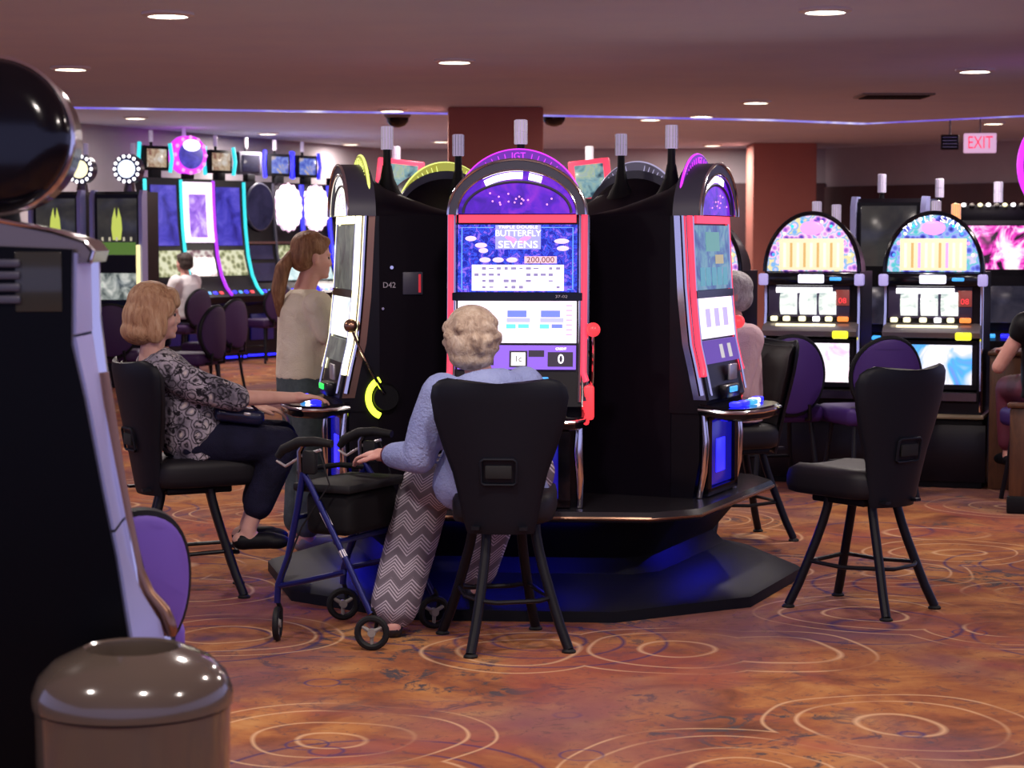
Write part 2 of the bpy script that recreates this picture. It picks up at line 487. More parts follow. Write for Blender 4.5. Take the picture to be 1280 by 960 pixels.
t = thing('air_vent', 'dark square vent box beside the exit sign', 'vent', (4.98, 23.8, 2.66), R(-10))
MB().rbox((0, 0, 0), (.20, .08, .17), .01).build('box', MATTE, t)
for k in range(4): MB().box((0, -.045, -.055 + k * .036), (.16, .012, .01)).build('louvre', DKCHROME, t)
MB().cyl((0, 0, .08), (0, 0, .29), .012).build('hanger', GREYPL, t)
t = thing('ceiling_grille', 'dark slotted air grille set flush in the lower ceiling', 'vent', (3.3, 18.1, 2.8), 0)
MB().rbox((0, 0, -.008), (.62, .5, .016), .004).build('frame', GREYPL, t)
for k in range(5): MB().box((0, -.18 + k * .09, -.02), (.54, .03, .012)).build('louvre', MATTE, t)

# ------------------------------------------------------------------ island of five slot machines
PC = V((.09, 9.55, 0)); PR = .86; TILT = -4.5
base = thing('island_base', 'black pentagonal island base with overhanging ledge and low kick step', 'machine base', PC, R(TILT))
def deca(ap, cut, n=5):
    """pentagon of apothem ap with trimmed corners"""
    pts = []; h = ap * math.tan(R(36))
    for k in range(n):
        a = R(72 * k); d = V((math.sin(a), -math.cos(a))); s = V((math.cos(a), math.sin(a)))
        pts += [d * ap - s * (h - cut), d * ap + s * (h - cut)]
    return pts
def deck(ap, cut, z): return [(p.x, p.y, z) for p in deca(ap, cut)]
ledge_m = mat('island_ledge', (.02, .018, .022), .22)
MB().loft([deck(.93, .14, .375), deck(.985, .155, .385), deck(1.0, .16, .405), deck(.985, .155, .428), deck(.93, .14, .43)]).build('ledge', ledge_m, base)
MB().loft([deck(.80, .1, .12), deck(.74, .1, .2), deck(.86, .12, .36), deck(.9, .13, .385)]).build('recessed_body', MATTE, base)
MB().loft([deck(1.17, .43, 0), deck(1.17, .43, .045), deck(1.15, .42, .058), deck(.78, .1, .14)]).build('kick_step', mat('kick_step_black', (.005, .005, .008), .55, spec=.15), base)
for k in range(5):
    a = R(72 * k); M_ = Matrix.Rotation(a, 3, 'Z')
    MB().box(M_ @ V((0, -.893, .3738)), (.66, .02, .003), M_).build('added_blue_strip', mat('added_blue_glow', (.01, .01, .2), .3, emit=(.012, .012, 1.), strength=40), base)  # hidden glowing strips, added to throw blue onto the kick step
trimb = MB().tube([V(q) + V((0, 0, 0)) for q in deck(.995, .16, .402)], .008, 6, closed=True).build('ledge_trim', BRONZE, base)

YF = [(.43, -.02), (.80, -.03), (.86, -.075), (.98, -.05), (1.1, -.022), (1.3, 0), (1.66, .02)]
def yf(z): return interp(YF, z)
def fplate(mb, x0, x1, z0, z1, off, th):
    """plate lying on the leaning front face"""
    vs = []
    for x, z in ((x0, z0), (x1, z0), (x1, z1), (x0, z1)):
        vs.append((x, yf(z) - off - th, z))
    for x, z in ((x0, z0), (x1, z0), (x1, z1), (x0, z1)):
        vs.append((x, yf(z) - off, z))
    return mb.add(vs, [(0, 1, 2, 3), (7, 6, 5, 4), (0, 4, 5, 1), (1, 5, 6, 2), (2, 6, 7, 3), (3, 7, 4, 0)])
def fmap(cx, cz, off): return lambda x, u, o: (cx + x, yf(cz + u) - off - o, cz + u)
tick_m = {}
def candle(parent, p, pole_h, tilt=0, glass=CANDLE_G, flare=True, r=.027, h=.105):
    x, y, z = p
    if pole_h > 0: MB().cyl((x, y, z), (x, y, z + pole_h), .019, .017, 14).build('candle_pole', MATTE, parent)
    c = MB().lathe([(r, 0), (r, h * .46), (r * .9, h * .47), (r * .9, h * .5), (r, h * .51), (r, h * .97), (r * .8, h)], 18, (x, y, z + pole_h))
    g = c.build('candle_light', glass, parent)
    rb = MB()
    for k in range(12):
        a = 2 * math.pi * k / 12
        rb.box((x + r * math.cos(a), y + r * math.sin(a), z + pole_h + h / 2), (.003, .003, h * .94))
    rb.build('ribs', SILVER, g)

def pod_machine(theta, label, neon, archm, rim, dome, hub, scr_up, scr_lo, stripm, full=False):
    d = V((math.sin(R(theta)), -math.cos(R(theta)), 0))
    t = thing('slot_machine', label, 'slot machine', PC + d * PR, R(theta), 'slot machines of the round island')
    hw = .268
    MB().loft([[(-hw, .10, z), (hw, .10, z), (hw - .02, .47, z), (hw - .02, .51, z), (-hw + .02, .51, z), (-hw + .02, .47, z)] for z in (.43, 1.655)]).build('cabinet', SIDEBLK, t)
    prof = [(.105, .80)] + [(yf(z), z) for z in (.80, .86, .98, 1.1, 1.2, 1.3, 1.48, 1.655)] + [(.105, 1.655)]
    MB().prism_x(prof, -.272, .272).build('front_panel', BLACK, t)
    lower = MB(); lower.prism_x([(.105, .43), (.0, .43), (-.03, .6), (-.03, .80), (.105, .80)], -.262, .262)
    lower.build('lower_cabinet', BLACK, t)
    bp = MB().rbox((0, -.035, .615), (.36, .02, .29), .008).build('belly_panel', mat('belly_blue_glass', (.01, .01, .1), .2, emit=(.008, .008, .5), strength=.5), t)
    MB().rbox((0, -.044, .60), (.13, .01, .15), .004).build('belly_light', BLUE_E, bp)
    bz = MB()
    for sx in (-1, 1): bz.box((sx * .20, -.045, .615), (.05, .03, .34))
    bz.box((0, -.045, .785), (.45, .03, .04)); bz.box((0, -.045, .452), (.45, .03, .03)); bz.build('belly_frame', GLOSS, t)
    for sx in (-1, 1):
        MB().tube([(sx * .262, -.028, .435), (sx * .265, -.05, .55), (sx * .258, -.055, .68), (sx * .262, -.045, .80)], [.014, .017, .02, .014], 10).build('chrome_side', CHROME, t)
    # screens
    up = fplate(MB(), -.25, .25, 1.333, 1.614, .004, .012).build('upper_screen', scr_up, t)
    lo = fplate(MB(), -.248, .248, 1.122, 1.296, .004, .012).build('lower_screen', scr_lo, t)
    st = fplate(MB(), -.247, .247, 1.013, 1.112, .004, .012).build('meter_strip', stripm, t)
    fplate(MB(), -.272, .272, 1.298, 1.331, .002, .018).build('screen_divider', GLOSS, t)
    if not full and neon is RED_E:
        fplate(MB(), -.10, .10, 1.50, 1.585, .0165, .001).build('screen_art', mat('art_green', (.05, .2, .15), .2, emit=(.14, .36, .30), strength=.8), up)
        for k in range(5): fplate(MB(), -.2 + k * .085, -.14 + k * .085, 1.35, 1.43, .0165, .001).build('screen_art', mat('art_teal_block', (.05, .2, .2), .2, emit=(.10, .34, .42), strength=.8), up)
        fplate(MB(), .03, .15, 1.445, 1.485, .0165, .001).build('screen_art', mat('art_gold', (.2, .2, .1), .2, emit=(.5, .42, .18), strength=.8), up)
        for k in range(3): fplate(MB(), -.17 + k * .13, -.10 + k * .13, 1.17, 1.25, .0165, .001).build('reel_symbol', mat('reel_lilac', (.2, .2, .3), .2, emit=(.55, .45, .8), strength=1.), lo)
        for k in range(2): fplate(MB(), -.02 + k * .12, .03 + k * .12, 1.03, 1.09, .0165, .001).build('meter_window', mat('meter_cream', (.2, .2, .2), .2, emit=(.62, .58, .55), strength=.9), st)
    # neon
    fplate(MB(), -.245, .245, 1.622, 1.655, .002, .022).build('neon_bar', neon, t)
    for sx in (-1, 1):
        zs = [1.655, 1.5, 1.35, 1.2, 1.1, 1.0, .93, .88]; zn = zs[:6] + [.965]
        MB().tube([(sx * (.279 + (.012 if z < 1.0 else 0)), yf(z) - .004, z) for z in zn], .0135, 10).build('neon_side', neon, t)
        MB().tube([(sx * .262, yf(z) - .012, z) for z in zs], .006, 8).build('chrome_edge', CHROME, t)
        MB().tube([(sx * .288, yf(z) + .026, z) for z in zs], .012, 8).build('chrome_edge', CHROME, t)
    for sx in (-1, 1):
        zz = [.86, .98, 1.1, 1.2, 1.3, 1.48, 1.655]
        MB().prism_x([(yf(z) + .012, z) for z in zz] + [(yf(z) + .068, z) for z in zz[::-1]], sx * .266 - .012, sx * .266 + .012).build('side_bezel', BRONZE if neon is WARM_E else CHROME, t)
    # hood over the dome
    out = arch(.292, .232, 28); inn = arch(.25, .185, 28)
    rings = []
    Z0 = 1.655
    MB().loft([[(x * k, y, Z0 + z * q) for x, z in out] for y, k, q in ((.07, .97, .95), (.09, .93, .82), (.17, .88, .55), (.28, .84, .36), (.38, .80, .2), (.5, .79, .05))]).build('hood', SIDEBLK, t)
    rim_p = [(x, Z0 + z) for x, z in out] + [(x, Z0 + z) for x, z in inn[::-1]]
    MB().prism_y(rim_p, -.032, .088).build('hood_rim', HOODM, t)
    MB().tube([(x * .985, -.034, Z0 + z * .985) for x, z in out], .006, 8).build('rim_chrome', CHROME, t)
    MB().tube([(x, -.032, Z0 + z) for x, z in inn], .005, 8).build('rim_chrome', CHROME, t)
    gl = arch(.248, .183, 24); g = MB().prism_y([(x, Z0 + .004 + z) for x, z in gl], -.015, 0).build('dome_glass', dome, t)
    inn2 = arch(.225, .13, 24)
    MB().tube([(x, -.018, Z0 + .006 + z) for x, z in inn2], .006, 8).build('dome_band', HOODM, g)
    rs = random.Random(int(theta) + 400)
    for k in range(16 if full else 9):
        a = rs.uniform(15, 165); q = rs.uniform(.25, .9)
        MB().ell((.20 * q * math.cos(R(a)), -.02, Z0 + .015 + .105 * q * math.sin(R(a))), (.0042, .003, .0042), None, 8, 6).build('star_lamp', PINK_E, g)
    for a0, a1 in ((62, 77), (84, 128)):
        o_ = arch(.225, .170, 8, a0, a1); i_ = arch(.21, .142, 8, a0, a1)
        MB().prism_y([(x, Z0 + .006 + z) for x, z in o_] + [(x, Z0 + .006 + z) for x, z in i_[::-1]], -.022, -.012).build('dome_reflection', WHITE_E, g)  # white reflections on the dome, put in as glowing pieces
    # big arch plate standing behind the hood
    ro, ri = .272, .19
    o_ = arch(ro, ro, 36, 4, 176); i_ = arch(ri, ri, 36, 4, 176)
    ap = MB().prism_y([(x, Z0 + z) for x, z in o_] + [(x, Z0 + z) for x, z in i_[::-1]], .06, .075).build('arch_plate', archm, t)
    MB().tube([(x, .067, Z0 + z) for x, z in o_], .006, 8).build('arch_edge', rim, ap)
    for k in range(25):
        a = R(12 + 156 * k / 24)
        if abs(a - math.pi / 2) < .16: continue
        for yy in (.057, .078):
            MB().cyl(((ri + .015) * math.cos(a), yy, Z0 + (ri + .015) * math.sin(a)), ((ro - .012) * math.cos(a), yy, Z0 + (ro - .012) * math.sin(a)), .0032, .0016, 6).build('arch_tick', rim, ap)
    text('arch_lettering', 'IGT', .04, rim, ap, lambda x, u, o: (x, .057 - o, Z0 + .245 + u), .058)
    # candle on a pole behind the arch
    MB().lathe([(.10, 0), (.06, .05), (.032, .11), (.021, .17)], 18, (0, .19, Z0 + .06)).build('candle_base', MATTE, t)
    candle(t, (0, .19, Z0 + .21), .09)
    # button deck
    dk = MB(); outl = [(-.285, 0), (-.285, -.12), (-.25, -.20), (-.15, -.245), (0, -.255), (.15, -.245), (.25, -.20), (.285, -.12), (.285, 0)]
    dk.loft([[(x, y - .03, z - (.02 if y < -.1 else 0)) for x, y in [(a * k, b * k) for a, b in outl]] for z, k in ((.79, .93), (.80, .99), (.835, 1.0), (.845, .97))])
    dko = dk.build('button_deck', GLOSS, t)
    MB().tube([(x, y - .03, .818 - (.01 if y < -.1 else 0)) for x, y in outl], .009, 8).build('deck_edge', CHROME, dko)
    for k, (m_, x) in enumerate(((BLUE_E, -.17), (BLUE_E, -.085), (CYAN_E, 0), (WHITE_E, .085), (BLUE_E, .17))):
        MB().rbox((x, -.185 + abs(x) * .12, .838), (.062, .045, .022), .006).build('deck_button', m_, dko)
    MB().rbox((0, -.082, .885), (.2, .05, .06), .012).build('bill_acceptor', BLACK, t)
    MB().rbox((-.02, -.11, .895), (.10, .01, .025), .003).build('acceptor_light', GREEN_E if neon is WARM_E else CYAN_E, t)
    MB().rbox((.08, -.075, .965), (.11, .012, .035 if full else .07), .004).build('ticket_plate', CYAN_E if full else SILVER, t)
    # side lever
    h = thing_part('lever_hub', MB().cyl((hw, .13, .86), (hw + .03, .13, .86), .062, .055, 24), MATTE, t)
    gl_ = []
    for k in range(13):
        a = R(110 + 140 * k / 12); gl_.append((hw + .016, .13 + .078 * math.cos(a), .86 + .085 * math.sin(a)))
    MB().tube(gl_, .014, 8).build('hub_glow', hub, h)
    arm = MB().tube([(hw + .035, .12, .88), (hw + .045, .06, .98), (hw + .05, -.0, 1.10), (hw + .05, -.02, 1.15)], [.009, .007, .006, .006], 8).build('lever_arm', CHROME, t)
    MB().ell((hw + .05, -.03, 1.178), (.03, .03, .03)).build('lever_ball', BRONZE if neon is WARM_E else REDHOT, t)
    if neon is RED_E: MB().rbox((hw + .034, -.035, .875), (.042, .04, .145), .012).build('lever_glow_block', REDHOT, t)
    # side panel details
    sx = hw + .001
    MB().cyl((sx - .004, .16, 1.43), (sx + .008, .16, 1.43), .010, .008, 12).build('side_lock', CHROME, t)
    MB().cyl((sx - .004, .12, 1.25), (sx + .008, .12, 1.25), .007, .006, 12).build('side_lock', CHROME, t)
    pk = MB().rbox((sx - .006, .255, 1.36), (.014, .09, .10), .004).build('side_pocket', HOODM, t)
    MB().box((sx - .001, .285, 1.36), (.01, .01, .08)).build('red_strip', mat('dim_red', (.3, .02, .03), .3, emit=(.8, .04, .06), strength=.5), pk)
    text('machine_number', 'D42', .035, GREYINK, t, lambda x, u, o: (sx - .001 + o, .150 + x, 1.352 + u), .055)
    return t, up, lo, st, ap
def thing_part(name, mb, m, parent): return mb.build(name, m, parent)

S_BLUE = screen_mat('butterfly_screen', [(.3, (.01, .02, .55)), (.42, (.01, .01, .35)), (.48, (.04, .10, .95)), (.54, (.02, .01, .5)), (.6, (.30, .16, 1.)), (.7, (.05, .05, .8))], 34, 1.15)
S_TEAL = screen_mat('teal_art_screen', [(.3, (.05, .09, .30)), (.48, (.10, .22, .42)), (.6, (.18, .42, .48)), (.75, (.35, .30, .60))], 9, .75)
S_DIM = screen_mat('dim_green_screen', [(.3, (.03, .04, .04)), (.5, (.10, .12, .11)), (.7, (.22, .24, .20))], 8, .8)
S_LO = screen_mat('pale_reel_screen', [(.25, (1, .72, 1)), (.5, (1, .86, 1)), (.75, (.85, .75, 1))], 5, 1.5)
S_LOY = screen_mat('pale_cream_screen', [(.3, (1, .98, .8)), (.55, (.75, .8, .8)), (.75, (.5, .6, .8))], 8, 1.3)
ARCH_P = mat('violet_arch_acrylic', (.10, .02, .25), .2, emit=(.17, .025, .42), strength=.75)
ARCH_Y = mat('yellow_arch_acrylic', (.2, .18, .02), .2, emit=(.42, .42, .06), strength=.85)
ARCH_W = mat('smoky_arch_acrylic', (.10, .09, .12), .2, emit=(.10, .085, .12), strength=.5)
RIM_Y = mat('yellow_green_rim', (.3, .3, .1), .2, emit=(.85, .95, .25), strength=1.1)
RIM_W = mat('pale_rim', (.3, .3, .4), .2, emit=(.45, .42, .65), strength=.8)
DOME_P = screen_mat('violet_dome_art', [(.3, (.05, .01, .35)), (.5, (.15, .015, .8)), (.65, (.35, .03, .85)), (.8, (.5, .05, .9))], 10, .85)
DOME_W = mat('cream_dome_glass', (.3, .3, .25), .2, emit=(1, .95, .80), strength=1.5)

T, up, lo, st, apl = pod_machine(TILT, 'slot machine with red neon frame and blue butterfly screen above the grey-haired player', RED_E, ARCH_P, MAG_E, DOME_P, REDHOT, S_BLUE, S_LO, PURP_E, True)
# artwork on the front machine's screens
fplate(MB(), -.092, .098, 1.512, 1.612, .0165, .001).build('title_panel', mat('title_back', (.1, .1, .2), .2, emit=(.42, .40, .95), strength=1.1), up)
TITLE = mat('title_letters', (.5, .5, .5), .2, emit=(.95, 1, .98), strength=1.6)
text('title_line', 'TRIPLE DOUBLE', .017, TITLE, up, fmap(.003, 1.6035, .019), .165)
text('title_line', 'BUTTERFLY', .036, TITLE, up, fmap(.003, 1.577, .019), .19)
text('title_line', 'SEVENS', .042, TITLE, up, fmap(.003, 1.530, .019), .165)
PKTXT = mat('title_butterfly', (.4, .1, .3), .2, emit=(1, .35, .75), strength=1.1)
for sx in (-1, 1):
    b_ = MB()
    for dx, dz, a, c in ((.030, .004, .026, .009), (.022, -.006, .016, .007)):
        b_.ell((sx * dx + .003, yf(1.552) - .0195, 1.552 + dz), (a, .001, c), Matrix.Rotation(-sx * .3, 3, 'Y'), 12, 6)
    b_.build('butterfly_wing', PKTXT, up)
COIN = mat('coin_art', (.4, .3, .5), .2, emit=(.85, .62, 1.), strength=1.1)
for x, z, a in ((-.195, 1.556, .024), (-.152, 1.528, .026), (-.142, 1.506, .02), (.185, 1.545, .032), (.19, 1.515, .026), (-.135, 1.467, .024), (-.08, 1.467, .024), (-.022, 1.467, .024)):
    MB().ell((x, yf(z) - .0165, z), (a, .0015, .011), None, 16, 6).build('coin_symbol', COIN, up)
jp = fplate(MB(), .03, .165, 1.453, 1.482, .0165, .001).build('jackpot_plate', mat('jackpot_back', (.3, .1, .1), .2, emit=(1, .55, .65), strength=1.2), up)
text('jackpot_digits', '200,000', .033, INK, jp, fmap(.097, 1.467, .019), .115)
pt = fplate(MB(), -.19, .195, 1.339, 1.447, .0165, .001).build('paytable', mat('paytable_white', (.3, .3, .3), .2, emit=(1, .90, 1.), strength=1.5), up)
rs = random.Random(3)
MARK = mat('paytable_mark', (.1, .1, .2), .2, emit=(.35, .28, .55), strength=.9)
for r_ in range(4):
    for c_ in range(12):
        if rs.random() < .35: continue
        x = -.17 + c_ * .031; z = 1.432 - r_ * .026
        MB().rbox((x, yf(z) - .0195, z), (rs.choice((.014, .018, .022)), .0012, rs.choice((.006, .010, .012))), .0005, 1).build('paytable_mark', MARK, pt)
LINE_E = mat('screen_border_line', (.1, .2, .4), .2, emit=(.15, .42, 1.), strength=1.1)
for sx in (-1, 1):
    MB().tube([(sx * .10, yf(1.602) - .018, 1.602), (sx * .232, yf(1.602) - .018, 1.602), (sx * .232, yf(1.345) - .018, 1.345), (sx * .21, yf(1.345) - .018, 1.345)], .0022, 6).build('border_line', LINE_E, up)
text('screen_number', '37-02', .016, GREYINK, T, fmap(.185, 1.315, .021), .05)
RS = mat('reel_blue', (.1, .1, .3), .2, emit=(.16, .24, .72), strength=1.1); RT = mat('reel_cyan', (.1, .3, .3), .2, emit=(.12, .72, .85), strength=1.2)
RG = mat('reel_grey', (.2, .2, .3), .2, emit=(.52, .52, .72), strength=1.1)
for x in (-.19, -.035, .105):
    fplate(MB(), x - .005, x + .075, 1.229, 1.257, .0165, .001).build('reel_symbol', RS, lo)
    fplate(MB(), x - .008, x + .09, 1.208, 1.226, .0165, .001).build('reel_symbol', RG, lo)
    fplate(MB(), x - .01, x + .03, 1.182, 1.200, .0165, .001).build('reel_symbol', RT, lo)
    fplate(MB(), x + .04, x + .085, 1.184, 1.200, .0165, .001).build('reel_symbol', RT if x < .1 else RS, lo)
for k in range(7): fplate(MB(), .205, .23, 1.155 + k * .02, 1.160 + k * .02, .0165, .001).build('payline_mark', mat('payline_pink', (.3, .1, .2), .2, emit=(.9, .45, .8), strength=1.), lo)
fplate(MB(), -.03, .045, 1.022, 1.090, .0165, .002).build('meter_window', INK, st)
fplate(MB(), -.022, .037, 1.029, 1.083, .019, .001).build('meter_face', mat('meter_white', (.3, .3, .3), .2, emit=(1, .95, .9), strength=1.4), st)
text('meter_digit', '1c', .035, INK, st, fmap(.007, 1.056, .0215), .024)
fplate(MB(), .05, .115, 1.065, 1.092, .0165, .002).build('meter_window', INK, st)
fplate(MB(), .13, .235, 1.025, 1.085, .0165, .002).build('meter_window', INK, st)
text('meter_digit', '0', .055, WHITE_E, st, fmap(.185, 1.055, .021), .024)
text('meter_caption', 'CREDIT', .014, WHITE_E, st, fmap(.185, 1.098, .018), .045)
for x in (-.22, -.15): fplate(MB(), x, x + .055, 1.03, 1.085, .0165, .002).build('meter_window', INK, st)

pod_machine(TILT + 72, 'slot machine with red neon frame and teal screen turned towards the empty stool', RED_E, ARCH_P, MAG_E, DOME_P, REDHOT, S_TEAL, S_LO, mat('dim_violet_strip', (.05, .02, .15), .3, emit=(.12, .05, .36), strength=.9))
pod_machine(TILT - 72, 'slot machine with warm white neon frame being played by the blonde player', WARM_E, ARCH_Y, RIM_Y, DOME_W, YEL_E, S_DIM, S_LOY, S_DIM)
pod_machine(TILT + 144, 'slot machine facing away with pale ticked arch, played by the person in pink', RED_E, ARCH_W, RIM_W, DOME_P, REDHOT, S_TEAL, S_LO, PURP_E)
pod_machine(TILT - 144, 'slot machine facing away with glowing yellow ticked arch', WARM_E, ARCH_Y, RIM_Y, DOME_W, YEL_E, S_DIM, S_LOY, S_DIM)

# ------------------------------------------------------------------ stools and chairs
def make_stool(label):
    """casino stool, sitter looks along +y"""
    t = thing('casino_stool', label, 'stool', group='black casino stools')
    rg = []
    def outline(k, z, bow=0):
        pts = []
        for i in range(32):
            a = 2 * math.pi * i / 32; c, s_ = math.cos(a), math.sin(a)
            x = .195 * k * math.copysign(abs(c) ** .42, c); y = .25 * k * math.copysign(abs(s_) ** .42, s_)
            pts.append((x, y + .065, z + bow * (abs(x) / .195) ** 2 - (.02 if y > .17 else 0) * (y - .17) / .07 * (1 if z > .55 else 0)))
        return pts
    MB().loft([outline(.88, .482), outline(.97, .49), outline(1., .515), outline(1., .565), outline(.965, .588, .006), outline(.8, .602, .012), outline(.4, .600, .01)]).build('seat', CHBLK, t, 60)
    MB().rbox((0, .02, .465), (.26, .30, .03), .008).build('seat_pan', MATTE, t)
    for sx in (-1, 1):
        for sy in (-1, 1):
            pts = [(sx * .095, sy * .105, .47), (sx * .097, sy * .110, .43), (sx * .105, sy * .125, .37), (sx * .120, sy * .148, .29), (sx * .140, sy * .176, .20), (sx * .164, sy * .207, .10), (sx * .19, sy * .24, .012)]
            l = MB().tube(pts, .0195, 10).build('leg', LEGM, t)
            MB().lathe([(.026, 0), (.028, .006), (.02, .014)], 14, (sx * .19, sy * .24, 0)).build('glide', RUBBER, l)
    q = .140, .176
    for sx in (-1, 1): MB().tube([(sx * q[0], -q[1], .20), (sx * (q[0] + .012), 0, .19), (sx * q[0], q[1], .20)], .009, 8).build('stretcher', LEGM, t)
    MB().tube([(-q[0], q[1], .2), (-.08, q[1] + .045, .185), (.08, q[1] + .045, .185), (q[0], q[1], .2)], .010, 8).build('foot_bar', LEGM, t)
    MB().tube([(-q[0], -q[1], .2), (-.08, -q[1] - .03, .195), (.08, -q[1] - .03, .195), (q[0], -q[1], .2)], .009, 8).build('stretcher', LEGM, t)
    # back shell
    WT = [(.45, .125), (.50, .14), (.58, .155), (.68, .178), (.78, .215), (.88, .245), (.95, .258), (.99, .25), (1.012, .225), (1.022, .19)]
    def sec(z, off, th, kw=1.):
        h = interp(WT, z) * kw; y0 = -.205 - (z - .45) * .17
        fr, bk = [], []
        for i in range(17):
            u = -1 + 2 * i / 16; x = h * u
            wrap = .075 * abs(u) ** 2.2 * (h / .26)
            edge = 1 - .55 * abs(u) ** 6
            zz = z + (.018 * abs(u) ** 3 if z > .9 else 0)
            fr.append((x, y0 + wrap + off + th * edge, zz)); bk.append((x, y0 + wrap + off - th * edge * .2, zz))
        return fr + bk[::-1]
    zs = [.45, .465, .5, .58, .68, .78, .88, .95, .99, 1.012, 1.022]
    MB().loft([sec(z, 0, .030 if .46 < z < 1.0 else .016) for z in zs]).build('backrest_shell', SHELL, t, 60)
    MB().loft([sec(z, .026, .040 if .66 < z < .98 else .012, .93) for z in (.60, .64, .68, .78, .88, .95, .98, 1.0)]).build('back_cushion', CHBLK, t, 60)
    yb = -.205 - (.69 - .45) * .17 - .009
    fr = [(-.066, .65), (-.066, .73), (-.055, .738), (.055, .738), (.066, .73), (.066, .65), (.055, .642), (-.055, .642)]
    hf = MB().tube([(x, yb - .001 - (z - .69) * .17, z) for x, z in fr], .006, 8, closed=True).build('handle_frame', SHELL, t)
    MB().rbox((0, yb - .003, .69), (.10, .012, .05), .005).build('handle_slot', mat('slot_void', (.003, .003, .004), .8), hf)
    for sx in (-1, 1): MB().box((sx * .09, -.17, .475), (.03, .12, .012)).build('back_bracket', LEGM, t)
    return t
st1 = make_stool('black casino stool occupied by the grey-haired player, handle slot in its back')
st1.location = (-.03, 7.93, 0); st1.rotation_euler = (0, 0, R(14.5))
st2 = dup(st1, (1.475, 8.70, 0), R(48), 'empty black casino stool turned towards the red-lit machine')
st3 = dup(st1, (-1.435, 9.085, 0), R(-79), 'black casino stool occupied by the blonde player in the patterned blouse')
st4 = dup(st1, (1.16, 10.74, 0), R(112), 'black casino stool occupied by the person in the pink shirt')
def swivel(o, a):
    for c in o.children:
        if c.name.split('.')[0] in ('seat', 'backrest_shell', 'back_cushion', 'handle_frame', 'back_bracket', 'seat_pan'): c.rotation_euler = (0, 0, R(a))
swivel(st1, -19); swivel(st2, -11); swivel(st3, 18)

def make_purple(label, m, zc=.735, hh=.235):
    """oval-backed chair, sitter looks along +y"""
    t = thing('oval_back_chair', label, 'chair', group='purple oval-backed chairs')
    MB().rbox((0, .04, .50), (.48, .46, .11), .035, 3).build('seat', m, t, 60)
    N = 40
    def oval(k, y, bow=.05): return [(.225 * k * math.cos(2 * math.pi * i / N), y + bow * math.cos(2 * math.pi * i / N) ** 2, zc + hh * k * math.sin(2 * math.pi * i / N)) for i in range(N)]
    bk = MB().loft([oval(.9, -.265), oval(.97, -.258), oval(.99, -.235), oval(.97, -.205), oval(.85, -.185)]).build('backrest', m, t, 50)
    MB().tube(oval(1.0, -.236), .017, 8, closed=True).build('back_rim', MATTE, bk)
    for sx in (-1, 1): MB().tube([(sx * .12, -.13, .46), (sx * .12, -.24, .47), (sx * .11, -.25, .56)], .013, 8).build('back_bracket', LEGM, t)
    for sx in (-1, 1):
        for sy in (-1, 1): MB().tube([(sx * .17, .03 + sy * .16, .46), (sx * .19, .03 + sy * .19, .22), (sx * .22, .03 + sy * .22, 0)], .015, 8).build('leg', LEGM, t)
    MB().tube([(-.19, .22, .2), (.19, .22, .2)], .01, 8).build('foot_bar', LEGM, t)
    return t
pc1 = make_purple('violet chair with black-rimmed oval back beside the dark cabinet and the bin', PURV, .675, .185)
pc1.location = (-1.145, 5.36, 0); pc1.rotation_euler = (0, 0, R(53))
pd = make_purple('purple oval-backed chair between the pink-shirted person and the belly-lit machine', PURD)
pd.location = (1.62, 12.72, 0); pd.rotation_euler = (0, 0, R(16))
dup(pd, (2.17, 12.52, 0), R(16), 'purple oval-backed chair right behind the empty black stool')
dup(pd, (3.19, 12.2, 0), R(8), 'purple chair in use by the bare-armed person beside the brown end panel')
def recolour(o):
    for c in o.children:
        if c.data and c.data.materials[0] is PURD:
            c.data = c.data.copy(); c.data.materials[0] = PURK
recolour(dup(pd, (-2.82, 18.4, 0), R(70), 'dark purple oval-backed chair just past the blonde player'))
recolour(dup(pd, (-2.88, 20.3, 0), R(62), 'dark purple chair behind another purple chair, past the blonde player'))
recolour(dup(pd, (-3.62, 18.9, 0), R(5), 'dark purple chair glimpsed behind the blonde hair and the dark cabinet'))
recolour(dup(pd, (-3.86, 24.6, 0), R(59.5), 'dark purple chair carrying the distant person in the white top'))
recolour(dup(pd, (-3.10, 26.35, 0), R(50), 'purple chair on slim legs in front of the teal-lit machine on the carpet'))

# ------------------------------------------------------------------ rolling walker
wk = thing('rolling_walker', 'blue-framed rolling walker with black grips and small wheels', 'walker', (-.61, 8.10, 0), math.atan2(-.19, .38))
